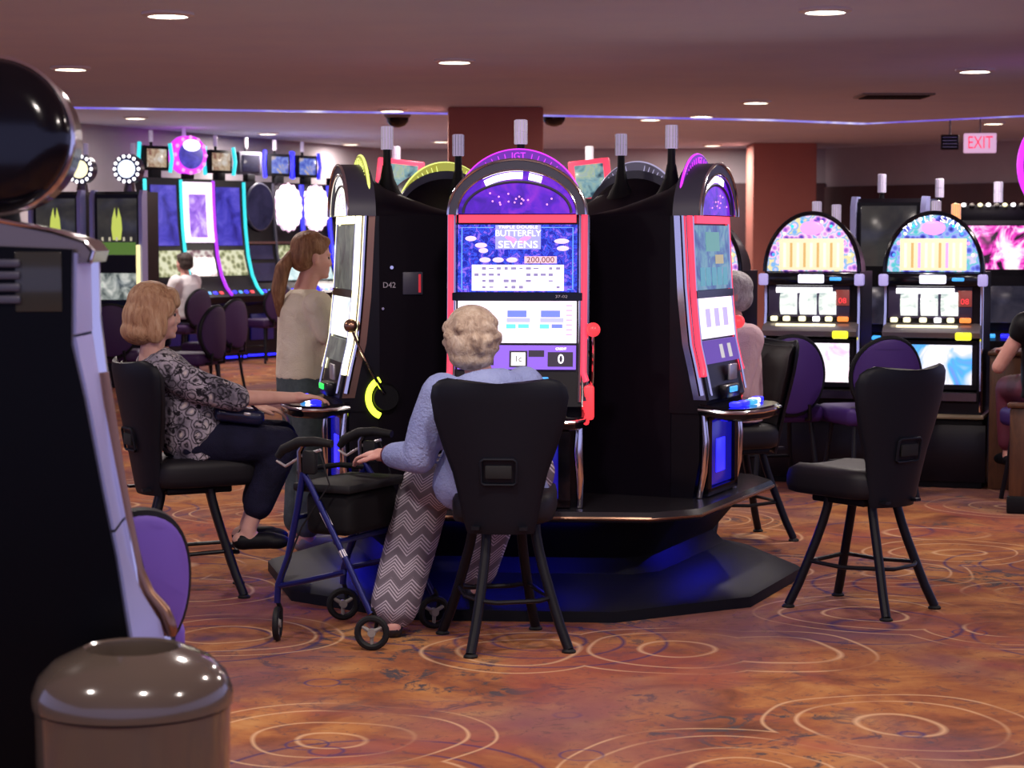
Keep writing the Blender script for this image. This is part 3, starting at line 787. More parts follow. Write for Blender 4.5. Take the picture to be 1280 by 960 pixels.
# local: +x forward (towards the camera right), +y away from the camera
WB, WW = .212, .245
def wheel(parent, x, y, r, ax, nm='wheel'):
    a = V((math.cos(ax), math.sin(ax), 0)); c = V((x, y, r))
    u = V((-a.y, a.x, 0)); w_ = V((0, 0, 1))
    m = MB()
    m.tube([c + (u * math.cos(2 * math.pi * k / 24) + w_ * math.sin(2 * math.pi * k / 24)) * (r - .013) for k in range(24)], .013, 8, closed=True)
    o = m.build(nm, RUBBER, parent)
    s = MB(); s.cyl(c - a * .014, c + a * .014, .016, n=12)
    for k in range(3):
        q = 2 * math.pi * k / 3 + .5; s.cyl(c, c + (u * math.cos(q) + w_ * math.sin(q)) * (r - .016), .009, .007, 8)
    s.build('spokes', GREYPL, o)
for sy in (-1, 1):
    y = sy * WW
    # long front tube, rear tube, side rail
    MB().tube([(-.10, y * .93, .66), (-.06, y * .94, .60), (.10, y * .98, .33), (WB - .005, y, .14)], .0125, 10).build('front_leg', BLUE_FR, wk)
    MB().tube([(-.10, y * .93, .66), (-.125, y * .94, .52), (-.165, y * .97, .33), (-WB + .005, y, .22), (-WB, y, .15)], .0135, 10).build('rear_leg', BLUE_FR, wk)
    MB().tube([(-WB + .01, y, .215), (-.08, y, .245), (.09, y * .99, .29)], .011, 8).build('side_rail', BLUE_FR, wk)
    MB().tube([(-.11, y * .93, .62), (-.115, y * .93, .74), (-.10, y * .93, .765)], .012, 8).build('handle_post', DKCHROME, wk)
    g = MB().tube([(.03, y * .93, .775), (-.05, y * .93, .782), (-.12, y * .93, .775), (-.19, y * .93, .745), (-.215, y * .93, .715)], [.015, .019, .021, .019, .014], 10).build('hand_grip', RUBBER, wk)
    MB().tube([(-.02, y * .93, .75), (-.10, y * .93, .725), (-.18, y * .93, .68), (-.22, y * .93, .70)], .006, 8).build('brake_lever', SILVER, wk)
    MB().tube([(-.03, y * .93, .755), (.02, y * .95, .62), (-.10, y * .99, .45), (-WB + .02, y * 1.02, .24)], .0035, 6).build('brake_cable', RUBBER, wk)
    MB().rbox((-.07, y * .93, .70), (.06, .03, .09), .01).build('grip_bracket', RUBBER, wk)
    MB().tube([(WB, y, .16), (WB + .005, y + .03, .11), (WB, y + .028, .07)], .008, 8).build('front_fork', RUBBER, wk)
    MB().tube([(-WB, y, .16), (-WB, y + .025, .12), (-WB, y + .025, .07)], .009, 8).build('rear_fork', RUBBER, wk)
    wheel(wk, WB, y, .068, R(-68) if sy < 0 else R(-40))
    wheel(wk, -WB, y, .068, R(24) if sy < 0 else R(-50))
    MB().tube([(-.012, y * .945, .515), (.022, y * .952, .46)], .0133, 8).build('white_sticker', mat('sticker_white', (.72, .70, .74), .4), wk)
    MB().tube([(.075, y * .973, .372), (.09, y * .976, .347)], .0131, 8).build('white_sticker', MATS['sticker_white'], wk)
MB().rbox((-.03, 0, .60), (.26, .43, .035), .012).build('seat', RUBBER, wk)
MB().rbox((-.02, .0, .50), (.20, .38, .17), .03, 3).build('storage_bag', mat('black_nylon', (.005, .005, .006), .7, spec=.2), wk)
MB().tube([(-.13, -WW * .94, .485), (-.13, WW * .94, .485)], .011, 8).build('cross_bar', BLUE_FR, wk)
MB().tube([(.05, -WW * .97, .40), (.05, WW * .97, .40)], .011, 8).build('cross_bar', BLUE_FR, wk)
MB().tube([(-.1, -WW * .9, .64), (-.17, -.15, .65), (-.2, 0, .65), (-.17, .15, .65), (-.1, WW * .9, .64)], .011, 8).build('back_strap', RUBBER, wk)

# ------------------------------------------------------------------ people
def head_mb(mb, c, F, up=(0, 0, 1), s=1.):
    c = V(c); U = V(up).normalized(); Fv = V(F); Fv = (Fv - U * Fv.dot(U)).normalized(); Rv = Fv.cross(U).normalized()
    M = Matrix((Rv, Fv, U)).transposed()
    def e(p, r): mb.ell(c + M @ (V(p) * s), [q * s for q in r], M, 18, 12)
    e((0, -.012, .035), (.074, .093, .088)); e((0, .018, -.025), (.064, .072, .082)); e((0, .035, -.075), (.046, .050, .036))
    e((0, .075, -.092), (.018, .016, .014)); e((0, .088, -.016), (.010, .014, .024)); e((0, .094, -.028), (.013, .012, .010))
    e((0, .082, -.058), (.023, .012, .007)); e((0, .080, -.068), (.020, .012, .007)); e((0, .078, .018), (.05, .014, .010))
    for sx in (-1, 1):
        e((sx * .074, -.008, -.008), (.009, .018, .030)); e((sx * .036, .062, -.028), (.022, .02, .022))
    return M
def eyes(c, M, parent, org, s=1.):
    for sx in (-1, 1):
        p = V(c) + M @ (V((sx * .032, .0700, .0)) * s) - V(org)
        MB().ell(p, (.0095 * s,) * 3, None, 10, 8).build('eye', mat('eye_dark', (.03, .025, .03), .2), parent)
def hand_mb(mb, wrist, d, nrm, thumb, curl=.5):
    """palm and five fingers; nrm points out of the palm, thumb = +-1 side"""
    w_ = V(wrist); d = V(d).normalized(); n = V(nrm); n = (n - d * n.dot(d)).normalized(); a = d.cross(n).normalized() * thumb
    M = Matrix((a, d, n)).transposed()
    mb.ell(w_ + d * .048, (.040, .054, .016), M, 14, 8)
    mb.cap(w_ - d * .02, w_ + d * .03, .024, .027)
    for off, L in ((.030, .066), (.010, .076), (-.010, .071), (-.029, .055)):
        p = w_ + d * .088 + a * off; ang = curl * .45
        for k, f in enumerate((.42, .33, .25)):
            q = p + (d * math.cos(ang) + n * math.sin(ang)) * L * f * 1.1
            mb.cap(p, q, .0092 - k * .0008, .0086 - k * .0008, 8); p = q; ang += curl * .55
    p = w_ + d * .022 + a * .03
    for dirv, L in ((a * .75 + d * .7 + n * .15, .04), (a * .3 + d * .95 + n * .35 * curl, .032)):
        q = p + V(dirv).normalized() * L; mb.cap(p, q, .0125, .010, 8); p = q
def limb(mb, pts, rs):
    for i in range(len(pts) - 1): mb.cap(pts[i], pts[i + 1], rs[i], rs[i + 1])
def foot_mb(mb, ankle, F, L=.2, h=.055):
    a = V(ankle); F = V(F).normalized()
    mb.cap(a, a - V((0, 0, h)) + F * 0, .036, .036)
    mb.cap(a - V((0, 0, h - .005)) - F * .04, a - V((0, 0, h + .003)) + F * (L - .10), .034, .036)
    mb.ell(a - V((0, 0, h + .008)) + F * (L - .08), (.042, .05, .026), Matrix((F.cross(V((0, 0, 1))), F, V((0, 0, 1)))).transposed())
def shoe(name, ankle, F, m, parent, org, L=.22, h=.055, low=True):
    mb = MB(); a = V(ankle); F = V(F).normalized()
    M = Matrix((F.cross(V((0, 0, 1))), F, V((0, 0, 1)))).transposed()
    z = V((0, 0, h))
    mb.ell(a - z - F * .02, (.040, .055, .040), M); mb.cap(a - z - F * .02, a - z + F * (L - .12), .038, .038)
    mb.ell(a - z + F * (L - .10) - V((0, 0, .006)), (.046, .062, .034), M)
    return blob(name, mb, m, parent, .007, 4, org)

SK1 = skin_mat('fair_skin', (.56, .30, .24), (.64, .37, .30))
SK2 = skin_mat('pink_skin', (.58, .28, .23), (.66, .35, .29))

# blonde player on the left stool
org = V((-1.37, 9.10, 0))
p = thing('person', 'seated person with blonde bob, patterned blouse and dark trousers reaching to the button deck', 'person', org)
F = V((.975, .22, 0)).normalized(); S = V((F.y, -F.x, 0))   # S = sitter's right, towards the camera
def L_(x, z, side): return V((x, 9.10 + .22 * (x + 1.37) / .975, z)) + S * side
hd = L_(-1.545, 1.232, 0)
b = MB()
Mh = head_mb(b, hd, F * 1 + V((0, 0, -.10)), V((0, 0, 1)) + F * .10)
b.cap(L_(-1.575, 1.02, 0), hd + V((-.01, 0, -.05)), .055, .05)
b.tor([(L_(-1.41, .64, 0), .14, .10), (L_(-1.43, .74, 0), .15, .10), (L_(-1.49, .9, 0), .15, .10), (L_(-1.55, 1.0, 0), .13, .08), (L_(-1.575, 1.05, 0), .07, .05)], S)
ra = [L_(-1.535, .995, .16), L_(-1.25, .872, .21), L_(-.985, .862, .13)]
la = [L_(-1.55, .995, -.16), L_(-1.36, .80, -.22), L_(-1.12, .80, -.12)]
limb(b, ra, (.045, .038, .026)); limb(b, la, (.045, .038, .026))
hand_mb(b, ra[2], V((.98, .16, .03)), (0, 0, -1), 1, .55)
hand_mb(b, la[2], V((.96, .1, -.1)), (0, 0, -1), -1, .7)
kR, kL = L_(-1.03, .655, .10), L_(-1.02, .665, -.12)
aR, aL = L_(-1.175, .288, .09), L_(-1.16, .288, -.10)
for k_, a_, sd in ((kR, aR, .09), (kL, aL, -.1)):
    limb(b, [L_(-1.40, .675, sd), k_, a_], (.07, .05, .034)); foot_mb(b, a_, F)
body = blob('body', b, SK1, p, .0065, 5, org); eyes(hd, Mh, p, org)
b = MB()
b.tor([(L_(-1.36, .60, 0), .17, .125), (L_(-1.40, .70, 0), .195, .155), (L_(-1.44, .80, 0), .19, .15), (L_(-1.50, .93, 0), .185, .13), (L_(-1.545, 1.01, 0), .16, .10), (L_(-1.57, 1.055, 0), .085, .065)], S)
for arm in (ra, la): limb(b, [arm[0] - F * .01, lerp(arm[0], arm[1], .5) + V((0, 0, -.012)), arm[1] + (arm[2] - arm[1]) * .06], (.078, .074, .062))
blob('blouse', b, paisley_mat(), p, .009, 6, org)
b = MB()
navy = cloth('navy_trousers', (.006, .006, .018), (.011, .011, .034))
for k_, a_, sd in ((kR, aR, .09), (kL, aL, -.1)): limb(b, [L_(-1.40, .675, sd), k_, lerp(k_, a_, .72)], (.098, .082, .068))
b.tor([(L_(-1.41, .61, 0), .15, .12), (L_(-1.41, .70, 0), .17, .13)], S)
blob('trousers', b, navy, p, .010, 6, org)
for a_ in (aR, aL): shoe('shoe', a_, F, MATTE, p, org)
b = MB(); U = V((0, 0, 1))
Mm = Matrix((Mh.col[0], Mh.col[1], Mh.col[2])).transposed()
def he(q, r): b.ell(hd + Mm @ V(q), r, Mm, 18, 12)
he((0, -.03, .045), (.098, .108, .096)); he((0, -.055, -.02), (.108, .098, .10)); he((0, -.07, -.085), (.102, .085, .062))
he((0, .045, .075), (.075, .045, .045)); he((0, .075, .052), (.058, .022, .026))
for sx in (-1, 1): he((sx * .076, -.005, -.05), (.030, .052, .082)); he((sx * .07, .03, .03), (.028, .045, .05))
blob('hair', b, hair_mat('blonde_hair', [(.3, (.24, .11, .06)), (.5, (.43, .24, .13)), (.7, (.55, .36, .22))]), p, .007, 4, org)
t = tag(bpy.data.objects.new('handbag', None), 'dark glossy blue handbag resting on the lap of the blonde player', 'handbag'); COL.objects.link(t)
hb = L_(-1.215, .79, .09); t.location = hb; t.rotation_euler = (0, R(8), math.atan2(F.y, F.x))
MB().rbox((0, 0, 0), (.22, .16, .07), .028, 3).build('bag_body', mat('navy_patent', (.012, .014, .045), .2), t)
MB().tube([(-.08, -.06, .03), (-.04, -.075, .055), (.04, -.075, .055), (.08, -.06, .03)], .006, 8).build('strap', mat('navy_patent'), t)
MB().rbox((.03, -.075, .012), (.03, .02, .014), .004).build('clasp', SILVER, t)

# grey-haired player on the middle stool
org = V((-.02, 7.95, 0))
p = thing('person', 'seated grey-haired person seen from behind in light blue sweater and chevron trousers', 'person', org)
F = V((-.26, .966, 0)).normalized(); S = V((F.y, -F.x, 0))
hd = V((-.158, 7.97, 1.172)); b = MB()
Mh = head_mb(b, hd, V((-.1, .99, 0)), (0.05, 0, 1))
b.cap((-.115, 7.93, 1.0), hd + V((.01, -.02, -.05)), .055, .05)
Sx = (S + V((0, 0, .07))).normalized()
b.tor([(V((-.03, 7.93, .64)), .15, .10), (V((-.05, 7.92, .8)), .15, .10), (V((-.09, 7.91, .95)), .15, .09), (V((-.11, 7.92, 1.03)), .09, .06)], Sx)
la = [V((-.265, 7.885, .965)), V((-.355, 7.90, .725)), V((-.495, 8.06, .715))]
ra = [V((.045, 7.97, .985)), V((.13, 8.14, .80)), V((.08, 8.38, .885))]
limb(b, la, (.048, .04, .027)); limb(b, ra, (.048, .04, .027))
hand_mb(b, la[2], V((-.80, .55, -.02)), (0, .2, -1), 1, .75)
hand_mb(b, ra[2], V((-.1, .99, -.05)), (0, 0, -1), -1, .5)
kL, aL = V((-.345, 8.27, .56)), V((-.47, 8.09, .085))
kR, aR = V((-.02, 8.36, .60)), V((-.15, 8.46, .168))
for hp, k_, a_, f_ in ((V((-.13, 7.95, .675)), kL, aL, V((-.15, .98, 0))), (V((.07, 7.97, .675)), kR, aR, V((-.2, .97, 0)))):
    limb(b, [hp, k_, a_], (.08, .055, .036)); foot_mb(b, a_, f_)
blob('body', b, SK2, p, .0065, 5, org); eyes(hd, Mh, p, org)
b = MB()
b.tor([(V((-.05, 7.93, .585)), .20, .15), (V((-.055, 7.92, .70)), .20, .15), (V((-.07, 7.91, .83)), .195, .145), (V((-.09, 7.90, .94)), .19, .125), (V((-.105, 7.905, 1.01)), .155, .095), (V((-.112, 7.915, 1.045)), .09, .07)], Sx)
limb(b, [la[0], lerp(la[0], la[1], .5) + V((-.01, 0, 0)), la[1], lerp(la[1], la[2], .72)], (.085, .075, .068, .052))
limb(b, [ra[0], lerp(ra[0], ra[1], .5), ra[1], lerp(ra[1], ra[2], .72)], (.085, .072, .065, .05))
b.cap((-.20, 7.95, .62), (-.16, 7.98, .72), .11, .11)
blob('sweater', b, cloth('light_blue_knit', (.22, .26, .50), (.30, .35, .60), 30), p, .009, 6, org)
b = MB()
limb(b, [V((-.14, 7.96, .66)), lerp(V((-.14, 7.96, .66)), kL, .6), kL, lerp(kL, aL, .5), lerp(kL, aL, .93)], (.115, .112, .108, .105, .098))
limb(b, [V((.06, 7.97, .66)), kR, lerp(kR, aR, .92)], (.11, .095, .08))
b.tor([(V((-.03, 7.94, .60)), .17, .13), (V((-.04, 7.94, .72)), .18, .14)], S)
blob('trousers', b, chevron_mat(), p, .010, 5, org)
shoe('shoe', aL, V((-.15, .98, 0)), mat('black_shoe', (.012, .012, .018), .4), p, org); shoe('shoe', aR, V((-.2, .97, 0)), mat('black_shoe'), p, org)
b = MB(); Mm = Matrix((Mh.col[0], Mh.col[1], Mh.col[2])).transposed()
he((0, -.025, .045), (.100, .108, .088)); he((0, -.045, -.015), (.106, .092, .085)); he((0, -.055, -.07), (.088, .068, .05)); he((0, .04, .075), (.08, .045, .04))
rs = random.Random(11)
for k in range(60):
    a, q = rs.uniform(0, 2 * math.pi), rs.uniform(-.8, 1)
    d = V((math.cos(a) * math.sqrt(1 - q * q), math.sin(a) * math.sqrt(1 - q * q), q))
    if d.y > .55 and d.z < .3: continue
    he((d.x * .098, -.035 + d.y * .098, .012 + d.z * .098), (.022, .022, .019))
blob('hair', b, hair_mat('grey_blond_hair', [(.3, (.25, .17, .12)), (.5, (.46, .35, .26)), (.7, (.60, .50, .40))], (22, 22, 12)), p, .007, 3, org)
wv = la[2] - (la[2] - la[1]).normalized() * .025; dv = (la[2] - la[1]).normalized(); xx, yy = frame_from(dv)
MB().tube([wv - org + (xx * math.cos(2 * math.pi * k / 20) + yy * math.sin(2 * math.pi * k / 20)) * .033 for k in range(20)], .008, 8, closed=True).build('bracelet', mat('dark_red_beads', (.10, .015, .03), .2), p)

# standing person with ponytail behind the left machine
org = V((-1.04, 10.42, 0))
p = thing('person', 'standing person with reddish ponytail, beige T-shirt and jeans behind the left machine', 'person', org)
F = V((.93, .36, 0)).normalized(); S = V((F.y, -F.x, 0)); Z = V((0, 0, 1))
def Q(f, s_, z): return org + F * f + S * s_ + Z * z
hd = Q(.045, 0, 1.465); b = MB(); Mh = head_mb(b, hd, F - Z * .08, Z + F * .08)
b.cap(Q(-.01, 0, 1.27), hd - Z * .05, .055, .052)
b.tor([(Q(0, 0, .82), .15, .11), (Q(0, 0, .95), .145, .105), (Q(-.01, 0, 1.1), .14, .10), (Q(-.01, 0, 1.22), .15, .09), (Q(0, 0, 1.30), .08, .05)], S)
arms = []
for sd in (1, -1):
    arm = [Q(.02, sd * .185, 1.225), Q(.10, sd * .245, .985), Q(.30, sd * .17, .95)]; arms.append(arm)
    limb(b, arm, (.05, .04, .027)); hand_mb(b, arm[2], F, (0, 0, -1), sd, .5)
    limb(b, [Q(0, sd * .09, .82), Q(.01, sd * .10, .46), Q(-.02, sd * .10, .09)], (.085, .06, .04)); foot_mb(b, Q(-.02, sd * .10, .09), F)
blob('body', b, SK2, p, .008, 5, org); eyes(hd, Mh, p, org)
b = MB()
b.tor([(Q(0, 0, .86), .185, .145), (Q(0, 0, .95), .18, .14), (Q(.0, 0, 1.08), .175, .135), (Q(-.01, 0, 1.2), .185, .12), (Q(0, 0, 1.27), .15, .09), (Q(0, 0, 1.305), .08, .065)], S)
for arm in arms: limb(b, [arm[0], lerp(arm[0], arm[1], .55)], (.078, .066))
blob('t_shirt', b, cloth('beige_jersey', (.68, .60, .47), (.76, .68, .55)), p, .010, 5, org)
b = MB(); b.tor([(Q(0, 0, .78), .18, .14), (Q(0, 0, .90), .18, .142)], S)
for sd in (1, -1): limb(b, [Q(0, sd * .09, .80), Q(.015, sd * .10, .47), Q(-.02, sd * .10, .13)], (.11, .085, .07))
blob('jeans', b, denim_mat('faded_jeans', (.035, .05, .06), (.10, .13, .14)), p, .010, 5, org)
for sd in (1, -1): shoe('shoe', Q(-.02, sd * .10, .09), F, GREYPL, p, org, .25)
b = MB(); Mm = Matrix((Mh.col[0], Mh.col[1], Mh.col[2])).transposed()
he((0, -.022, .05), (.086, .098, .084)); he((0, -.05, .0), (.082, .075, .08)); he((0, .05, .08), (.06, .035, .03))
blob('hair', b, hair_mat('auburn_hair', [(.3, (.11, .042, .02)), (.5, (.22, .095, .045)), (.7, (.36, .19, .10))]), p, .007, 4, org)
b = MB(); limb(b, [hd + Mm @ V((0, -.11, .0)), hd + Mm @ V((0, -.15, -.07)), hd + Mm @ V((0, -.165, -.18)), hd + Mm @ V((0, -.15, -.30))], (.028, .040, .038, .016))
blob('ponytail', b, MATS['auburn_hair'], p, .007, 4, org)

# person in pink on the far side of the island
def seated(org, F, label, shirt, trousers, hairm, sleeves, hz, voxel, skin=SK2, lean=.0, armspread=.19, hair_long=False, cut=.6):
    """plain seated figure, hands forward on the machine"""
    global b, hd, Mm
    p = thing('person', label, 'person', org); org = V(org)
    F = V(F).normalized(); S = V((F.y, -F.x, 0)); Z = V((0, 0, 1))
    q = lambda f, s_, z: org + F * f + S * s_ + Z * z
    hd = q(.02 + lean, 0, hz); b = MB(); Mh = head_mb(b, hd, F, Z)
    b.cap(q(lean - .02, 0, hz - .2), hd - Z * .05, .055, .05)
    b.tor([(q(0, 0, .64), .15, .11), (q(0, 0, .78), .15, .11), (q(lean * .6, 0, .95), .15, .10), (q(lean - .01, 0, hz - .2), .15, .08), (q(lean, 0, hz - .15), .07, .05)], S)
    arms = []
    for sd in (1, -1):
        arm = [q(lean, sd * .17, hz - .22), q(lean + .1, sd * (armspread + .05), hz - .47), q(lean + .34, sd * .15, .89)]; arms.append(arm)
        limb(b, arm, (.05, .042, .028)); hand_mb(b, arm[2], F, (0, 0, -1), sd, .5)
        limb(b, [q(.02, sd * .09, .68), q(.42, sd * .11, .65), q(.40, sd * .11, .27)], (.08, .055, .036)); foot_mb(b, q(.40, sd * .11, .27), F)
    blob('body', b, skin, p, voxel * .8, 4, org); eyes(hd, Mh, p, org)
    b = MB()
    b.tor([(q(0, 0, .62), .185, .15), (q(0, 0, .76), .185, .15), (q(lean * .5, 0, .93), .185, .14), (q(lean - .01, 0, hz - .25), .18, .115), (q(lean - .01, 0, hz - .19), .15, .09), (q(lean, 0, hz - .15), .08, .065)], S)
    for arm in arms:
        limb(b, [arm[0], lerp(arm[0], arm[1], cut)] + ([arm[1], lerp(arm[1], arm[2], .8)] if sleeves else []), (.085, .075, .07, .052))
    blob('shirt', b, shirt, p, voxel, 5, org)
    b = MB(); b.tor([(q(0, 0, .60), .16, .13), (q(0, 0, .72), .17, .135)], S)
    for sd in (1, -1): limb(b, [q(.02, sd * .09, .675), q(.42, sd * .11, .65), q(.40, sd * .11, .33)], (.1, .08, .068))
    blob('trousers', b, trousers, p, voxel, 5, org)
    for sd in (1, -1): shoe('shoe', q(.40, sd * .11, .27), F, MATTE, p, org)
    b = MB(); Mm = Matrix((Mh.col[0], Mh.col[1], Mh.col[2])).transposed()
    he((0, -.025, .045), (.092, .102, .085)); he((0, -.04, -.01), (.092, .085, .078)); he((0, .045, .08), (.065, .04, .032))
    if hair_long: he((0, -.05, -.08), (.08, .06, .06))
    blob('hair', b, hairm, p, voxel * .8, 4, org)
    return p
grey_h = hair_mat('grey_hair', [(.3, (.20, .18, .18)), (.5, (.36, .34, .35)), (.7, (.50, .48, .50))], (24, 24, 14))
seated((1.14, 10.72, 0), (-.94, -.35, 0), 'seated grey-haired person in pale pink shirt beyond the red-lit machine', cloth('pale_pink_cotton', (.66, .46, .50), (.74, .54, .57)), navy, grey_h, True, 1.265, .010)
dark_h = hair_mat('dark_brown_hair', [(.3, (.02, .014, .012)), (.7, (.07, .05, .045))])
seated((-3.86, 24.6, 0), (-.85, .5, 0), 'distant person with short dark hair and white top facing the purple-lit machine', cloth('white_cotton', (.72, .70, .72), (.80, .78, .80)), navy, dark_h, False, 1.28, .014)
seated((3.18, 12.22, 0), (-.12, .99, 0), 'bare-armed person in black top seated by the brown end panel', MATTE, mat('plum_skirt', (.10, .01, .03), .6), dark_h, False, 1.27, .012, armspread=.24, cut=.15)

# ------------------------------------------------------------------ right-hand bank of domed reel machines
BTH = -18.0
bd = V((math.cos(R(BTH)), math.sin(R(BTH)), 0)); bf = V((math.sin(R(BTH)), -math.cos(R(BTH)), 0))
B0 = V((1.90, 13.22, 0))
bank = thing('bank_base', 'long black base cabinet carrying the domed reel machines', 'machine base', B0, R(BTH))
MB().rbox((.0, .32, .22), (2.16, .62, .44), .01).build('body', MATTE, bank)
MB().rbox((.0, .30, .45), (2.18, .70, .025), .008).build('ledge', mat('ledge_tan', (.22, .17, .11), .4), bank)
for k in range(3): MB().rbox((-.74 + k * .74 + .02, .004, .22), (.68, .012, .36), .004).build('door', BLACK, bank)
endp = thing('end_panel', 'brown wooden end panel closing the row of domed machines', 'panel', B0 + bd * 1.215 + bf * -.20, R(BTH))
MB().rbox((0, 0, .42), (.20, .40, .84), .012).build('panel', wood_mat(), endp)
MB().rbox((0, 0, .85), (.22, .44, .03), .01).build('cap', wood_mat(), endp)
post = thing('wood_post', 'brown varnished wooden panel standing at the right beside the carpet aisle', 'panel', (2.97, 11.72, 0), R(BTH))
MB().rbox((0, 0, .30), (.30, .06, .60), .012).build('panel', wood_mat(), post)
MB().rbox((0, 0, .615), (.33, .09, .03), .01).build('cap', wood_mat(), post)
MB().rbox((0, 0, .05), (.32, .08, .10), .01).build('plinth', MATTE, post)

DOME1 = screen_mat('dome_art_pink', [(.2, (.10, .05, .5)), (.4, (.7, .25, .8)), (.55, (1, .75, .9)), (.7, (.15, .45, .9)), (.85, (1, .8, .4))], 22, 1.1, 'vor')
DOME2 = screen_mat('dome_art_blue', [(.2, (.03, .03, .4)), (.4, (.15, .2, .9)), (.55, (.4, .5, 1)), (.7, (.08, .65, .7)), (.85, (.8, .7, 1))], 22, 1.0, 'vor')
REELG = screen_mat('reel_strip', [(.3, (1, 1, 1)), (.55, (.75, .8, .75)), (.7, (.3, .4, .4))], 12, 1.25)
BEL1 = screen_mat('belly_art_pink', [(.3, (1, .7, .8)), (.5, (1, .95, 1)), (.7, (.8, .4, .9))], 7, 1.4)
BEL2 = screen_mat('belly_art_blue', [(.34, (.30, .08, .9)), (.42, (.08, .45, .95)), (.48, (.9, .85, 1)), (.75, (1, 1, 1))], 3, 1.2)
def domed(k, label, dome, belly, flat):
    t = thing('reel_machine', label, 'slot machine', B0 + bd * (.762 * k) + V((0, 0, .4625)), R(BTH), 'domed reel machines in the right bank')
    z = lambda q: q - .4625
    MB().prism_x([(.02, z(.4625)), (.02, z(.92)), (.06, z(.94)), (.05, z(1.25)), (.03, z(1.35)), (.56, z(1.35)), (.56, z(.4625))], -.305, .305).build('cabinet', BLACK, t)
    out = arch(.305, .375, 28)
    MB().loft([[(x * q, y, z(1.35) + zz * h) for x, zz in out] for y, q, h in ((.03, 1, 1), (.12, 1, .99), (.34, .95, .9), (.55, .86, .72))]).build('hood', mat('smoky_hood', (.045, .035, .04), .3), t)
    g = MB().prism_y([(x * .93, z(1.352) + zz * .94) for x, zz in out], -.0, .028).build('dome_glass', dome, t)
    MB().tube([(x * .985, .012, z(1.35) + zz * .985) for x, zz in out], .014, 8).build('dome_rim', GLOSS, t)
    pt = MB().rbox((0, -.006, z(1.46)), (.41, .01, .20), .003).build('paytable', mat('dome_paytable_white', (.3, .3, .3), .3, emit=(1, .84, .50), strength=.95), g)
    for i in range(9):
        m_ = (CREAM_E, mat('pay_gold', (.3, .2, .1), .3, emit=(.75, .48, .16), strength=.9))[i % 2] if flat else (CREAM_E, mat('pay_gold', (.3, .2, .1), .3, emit=(1, .70, .25), strength=1.15), PINK_E, CREAM_E)[i % 4]
        MB().box((-.17 + i * .0425, -.0125, z(1.455)), (.016, .003, .155)).build('pay_column', m_, g)
    MB().ell((0, -.006, z(1.625)), (.075, .008, .045), None, 20, 8).build('emblem', PINK_E, g)
    for i in range(11):
        a = R(18 + 144 * i / 10)
        MB().ell((.255 * math.cos(a), -.004, z(1.36) + .315 * math.sin(a)), (.011, .006, .011), None, 10, 6).build('dome_bulb', (CREAM_E, PINK_E, CYAN_E, TEAL_E)[i % 4], g)
    if not flat:
        for i, ch in enumerate('TRIPLE STARS'):
            if ch == ' ': continue
            a = R(128 - i * 7.0); ca, sa = math.cos(a), math.sin(a)
            text('dome_letter', ch, .05, WHITE_E, g, lambda x, u, o: (.272 * ca + x * sa + u * ca, -.003 - o, z(1.36) + .325 * sa - x * ca + u * sa))
    MB().rbox((0, .018, z(1.303)), (.60, .05, .085), .01).build('belt', GLOSS, t)
    MB().rbox((.0, -.01, z(1.305)), (.165, .014, .055), .008).build('belt_badge', mat('badge_white', (.5, .5, .6), .3, emit=(.85, .82, 1), strength=1.2), t)
    MB().rbox((.155, -.01, z(1.305)), (.075, .014, .022), .006).build('belt_led', CYAN_E, t)
    for sx in (-1, 1): MB().rbox((sx * .305, .0, z(1.30)), (.06, .06, .075), .012).build('corner_lamp', mat('lavender_lamp', (.3, .3, .5), .4, emit=(.42, .34, .75), strength=.7), t)
    # reel glass
    rg = MB().rbox((-.02, .045, z(1.16)), (.52, .02, .20), .004).build('reel_glass', INK, t)
    MB().rbox((-.05, .03, z(1.232)), (.36, .012, .034), .003).build('reel_lamp', WHITE_E, rg)
    for i in range(3): MB().cyl((-.20 + i * .125, .075, z(1.15)), (-.095 + i * .125, .075, z(1.15)), .085, n=20).build('reel', REELG, rg)
    MB().rbox((.195, .032, z(1.185)), (.085, .012, .10), .003).build('win_meter', mat('meter_dim_red', (.1, .01, .01), .3, emit=(.28, .06, .05), strength=.7), rg)
    text('win_digits', '08', .05, REDHOT, rg, lambda x, u, o: (.195 + x, .024 - o, z(1.165) + u), .05)
    for i, (x, m_) in enumerate(((-.24, CREAM_E), (-.16, CREAM_E), (-.06, CREAM_E), (.03, WHITE_E), (.11, CREAM_E), (.20, ORANGE_E))):
        MB().rbox((x, .02, z(1.05)), (.07 if i == 5 else .045, .03, .032), .008).build('play_button', m_, t)
    sh = MB().prism_x([(.06, z(1.03)), (-.06, z(1.00)), (-.085, z(.975)), (-.07, z(.945)), (.06, z(.93))], -.30, .30).build('shelf', mat('brushed_shelf', (.30, .27, .28), .35, .7), t)
    MB().rbox((-.03, -.03, z(1.012)), (.38, .03, .012), .004, M=Matrix.Rotation(.24, 3, 'X')).build('shelf_light', CREAM_E, sh)
    MB().rbox((.20, -.085, z(.955)), (.10, .02, .05), .01).build('bill_acceptor', YELL_E, t)
    MB().rbox((0, .015, z(.775)), (.50, .02, .26), .006).build('belly_glass', belly, t)
    fr = MB()
    for sx in (-1, 1): fr.box((sx * .262, .012, z(.775)), (.03, .035, .30))
    fr.box((0, .012, z(.91)), (.55, .035, .025)); fr.box((0, .012, z(.635)), (.55, .035, .03)); fr.build('belly_frame', BLACK, t)
    MB().prism_x([(.03, z(.62)), (-.04, z(.60)), (-.04, z(.55)), (.03, z(.53))], -.28, .28).build('coin_tray', DKCHROME, t)
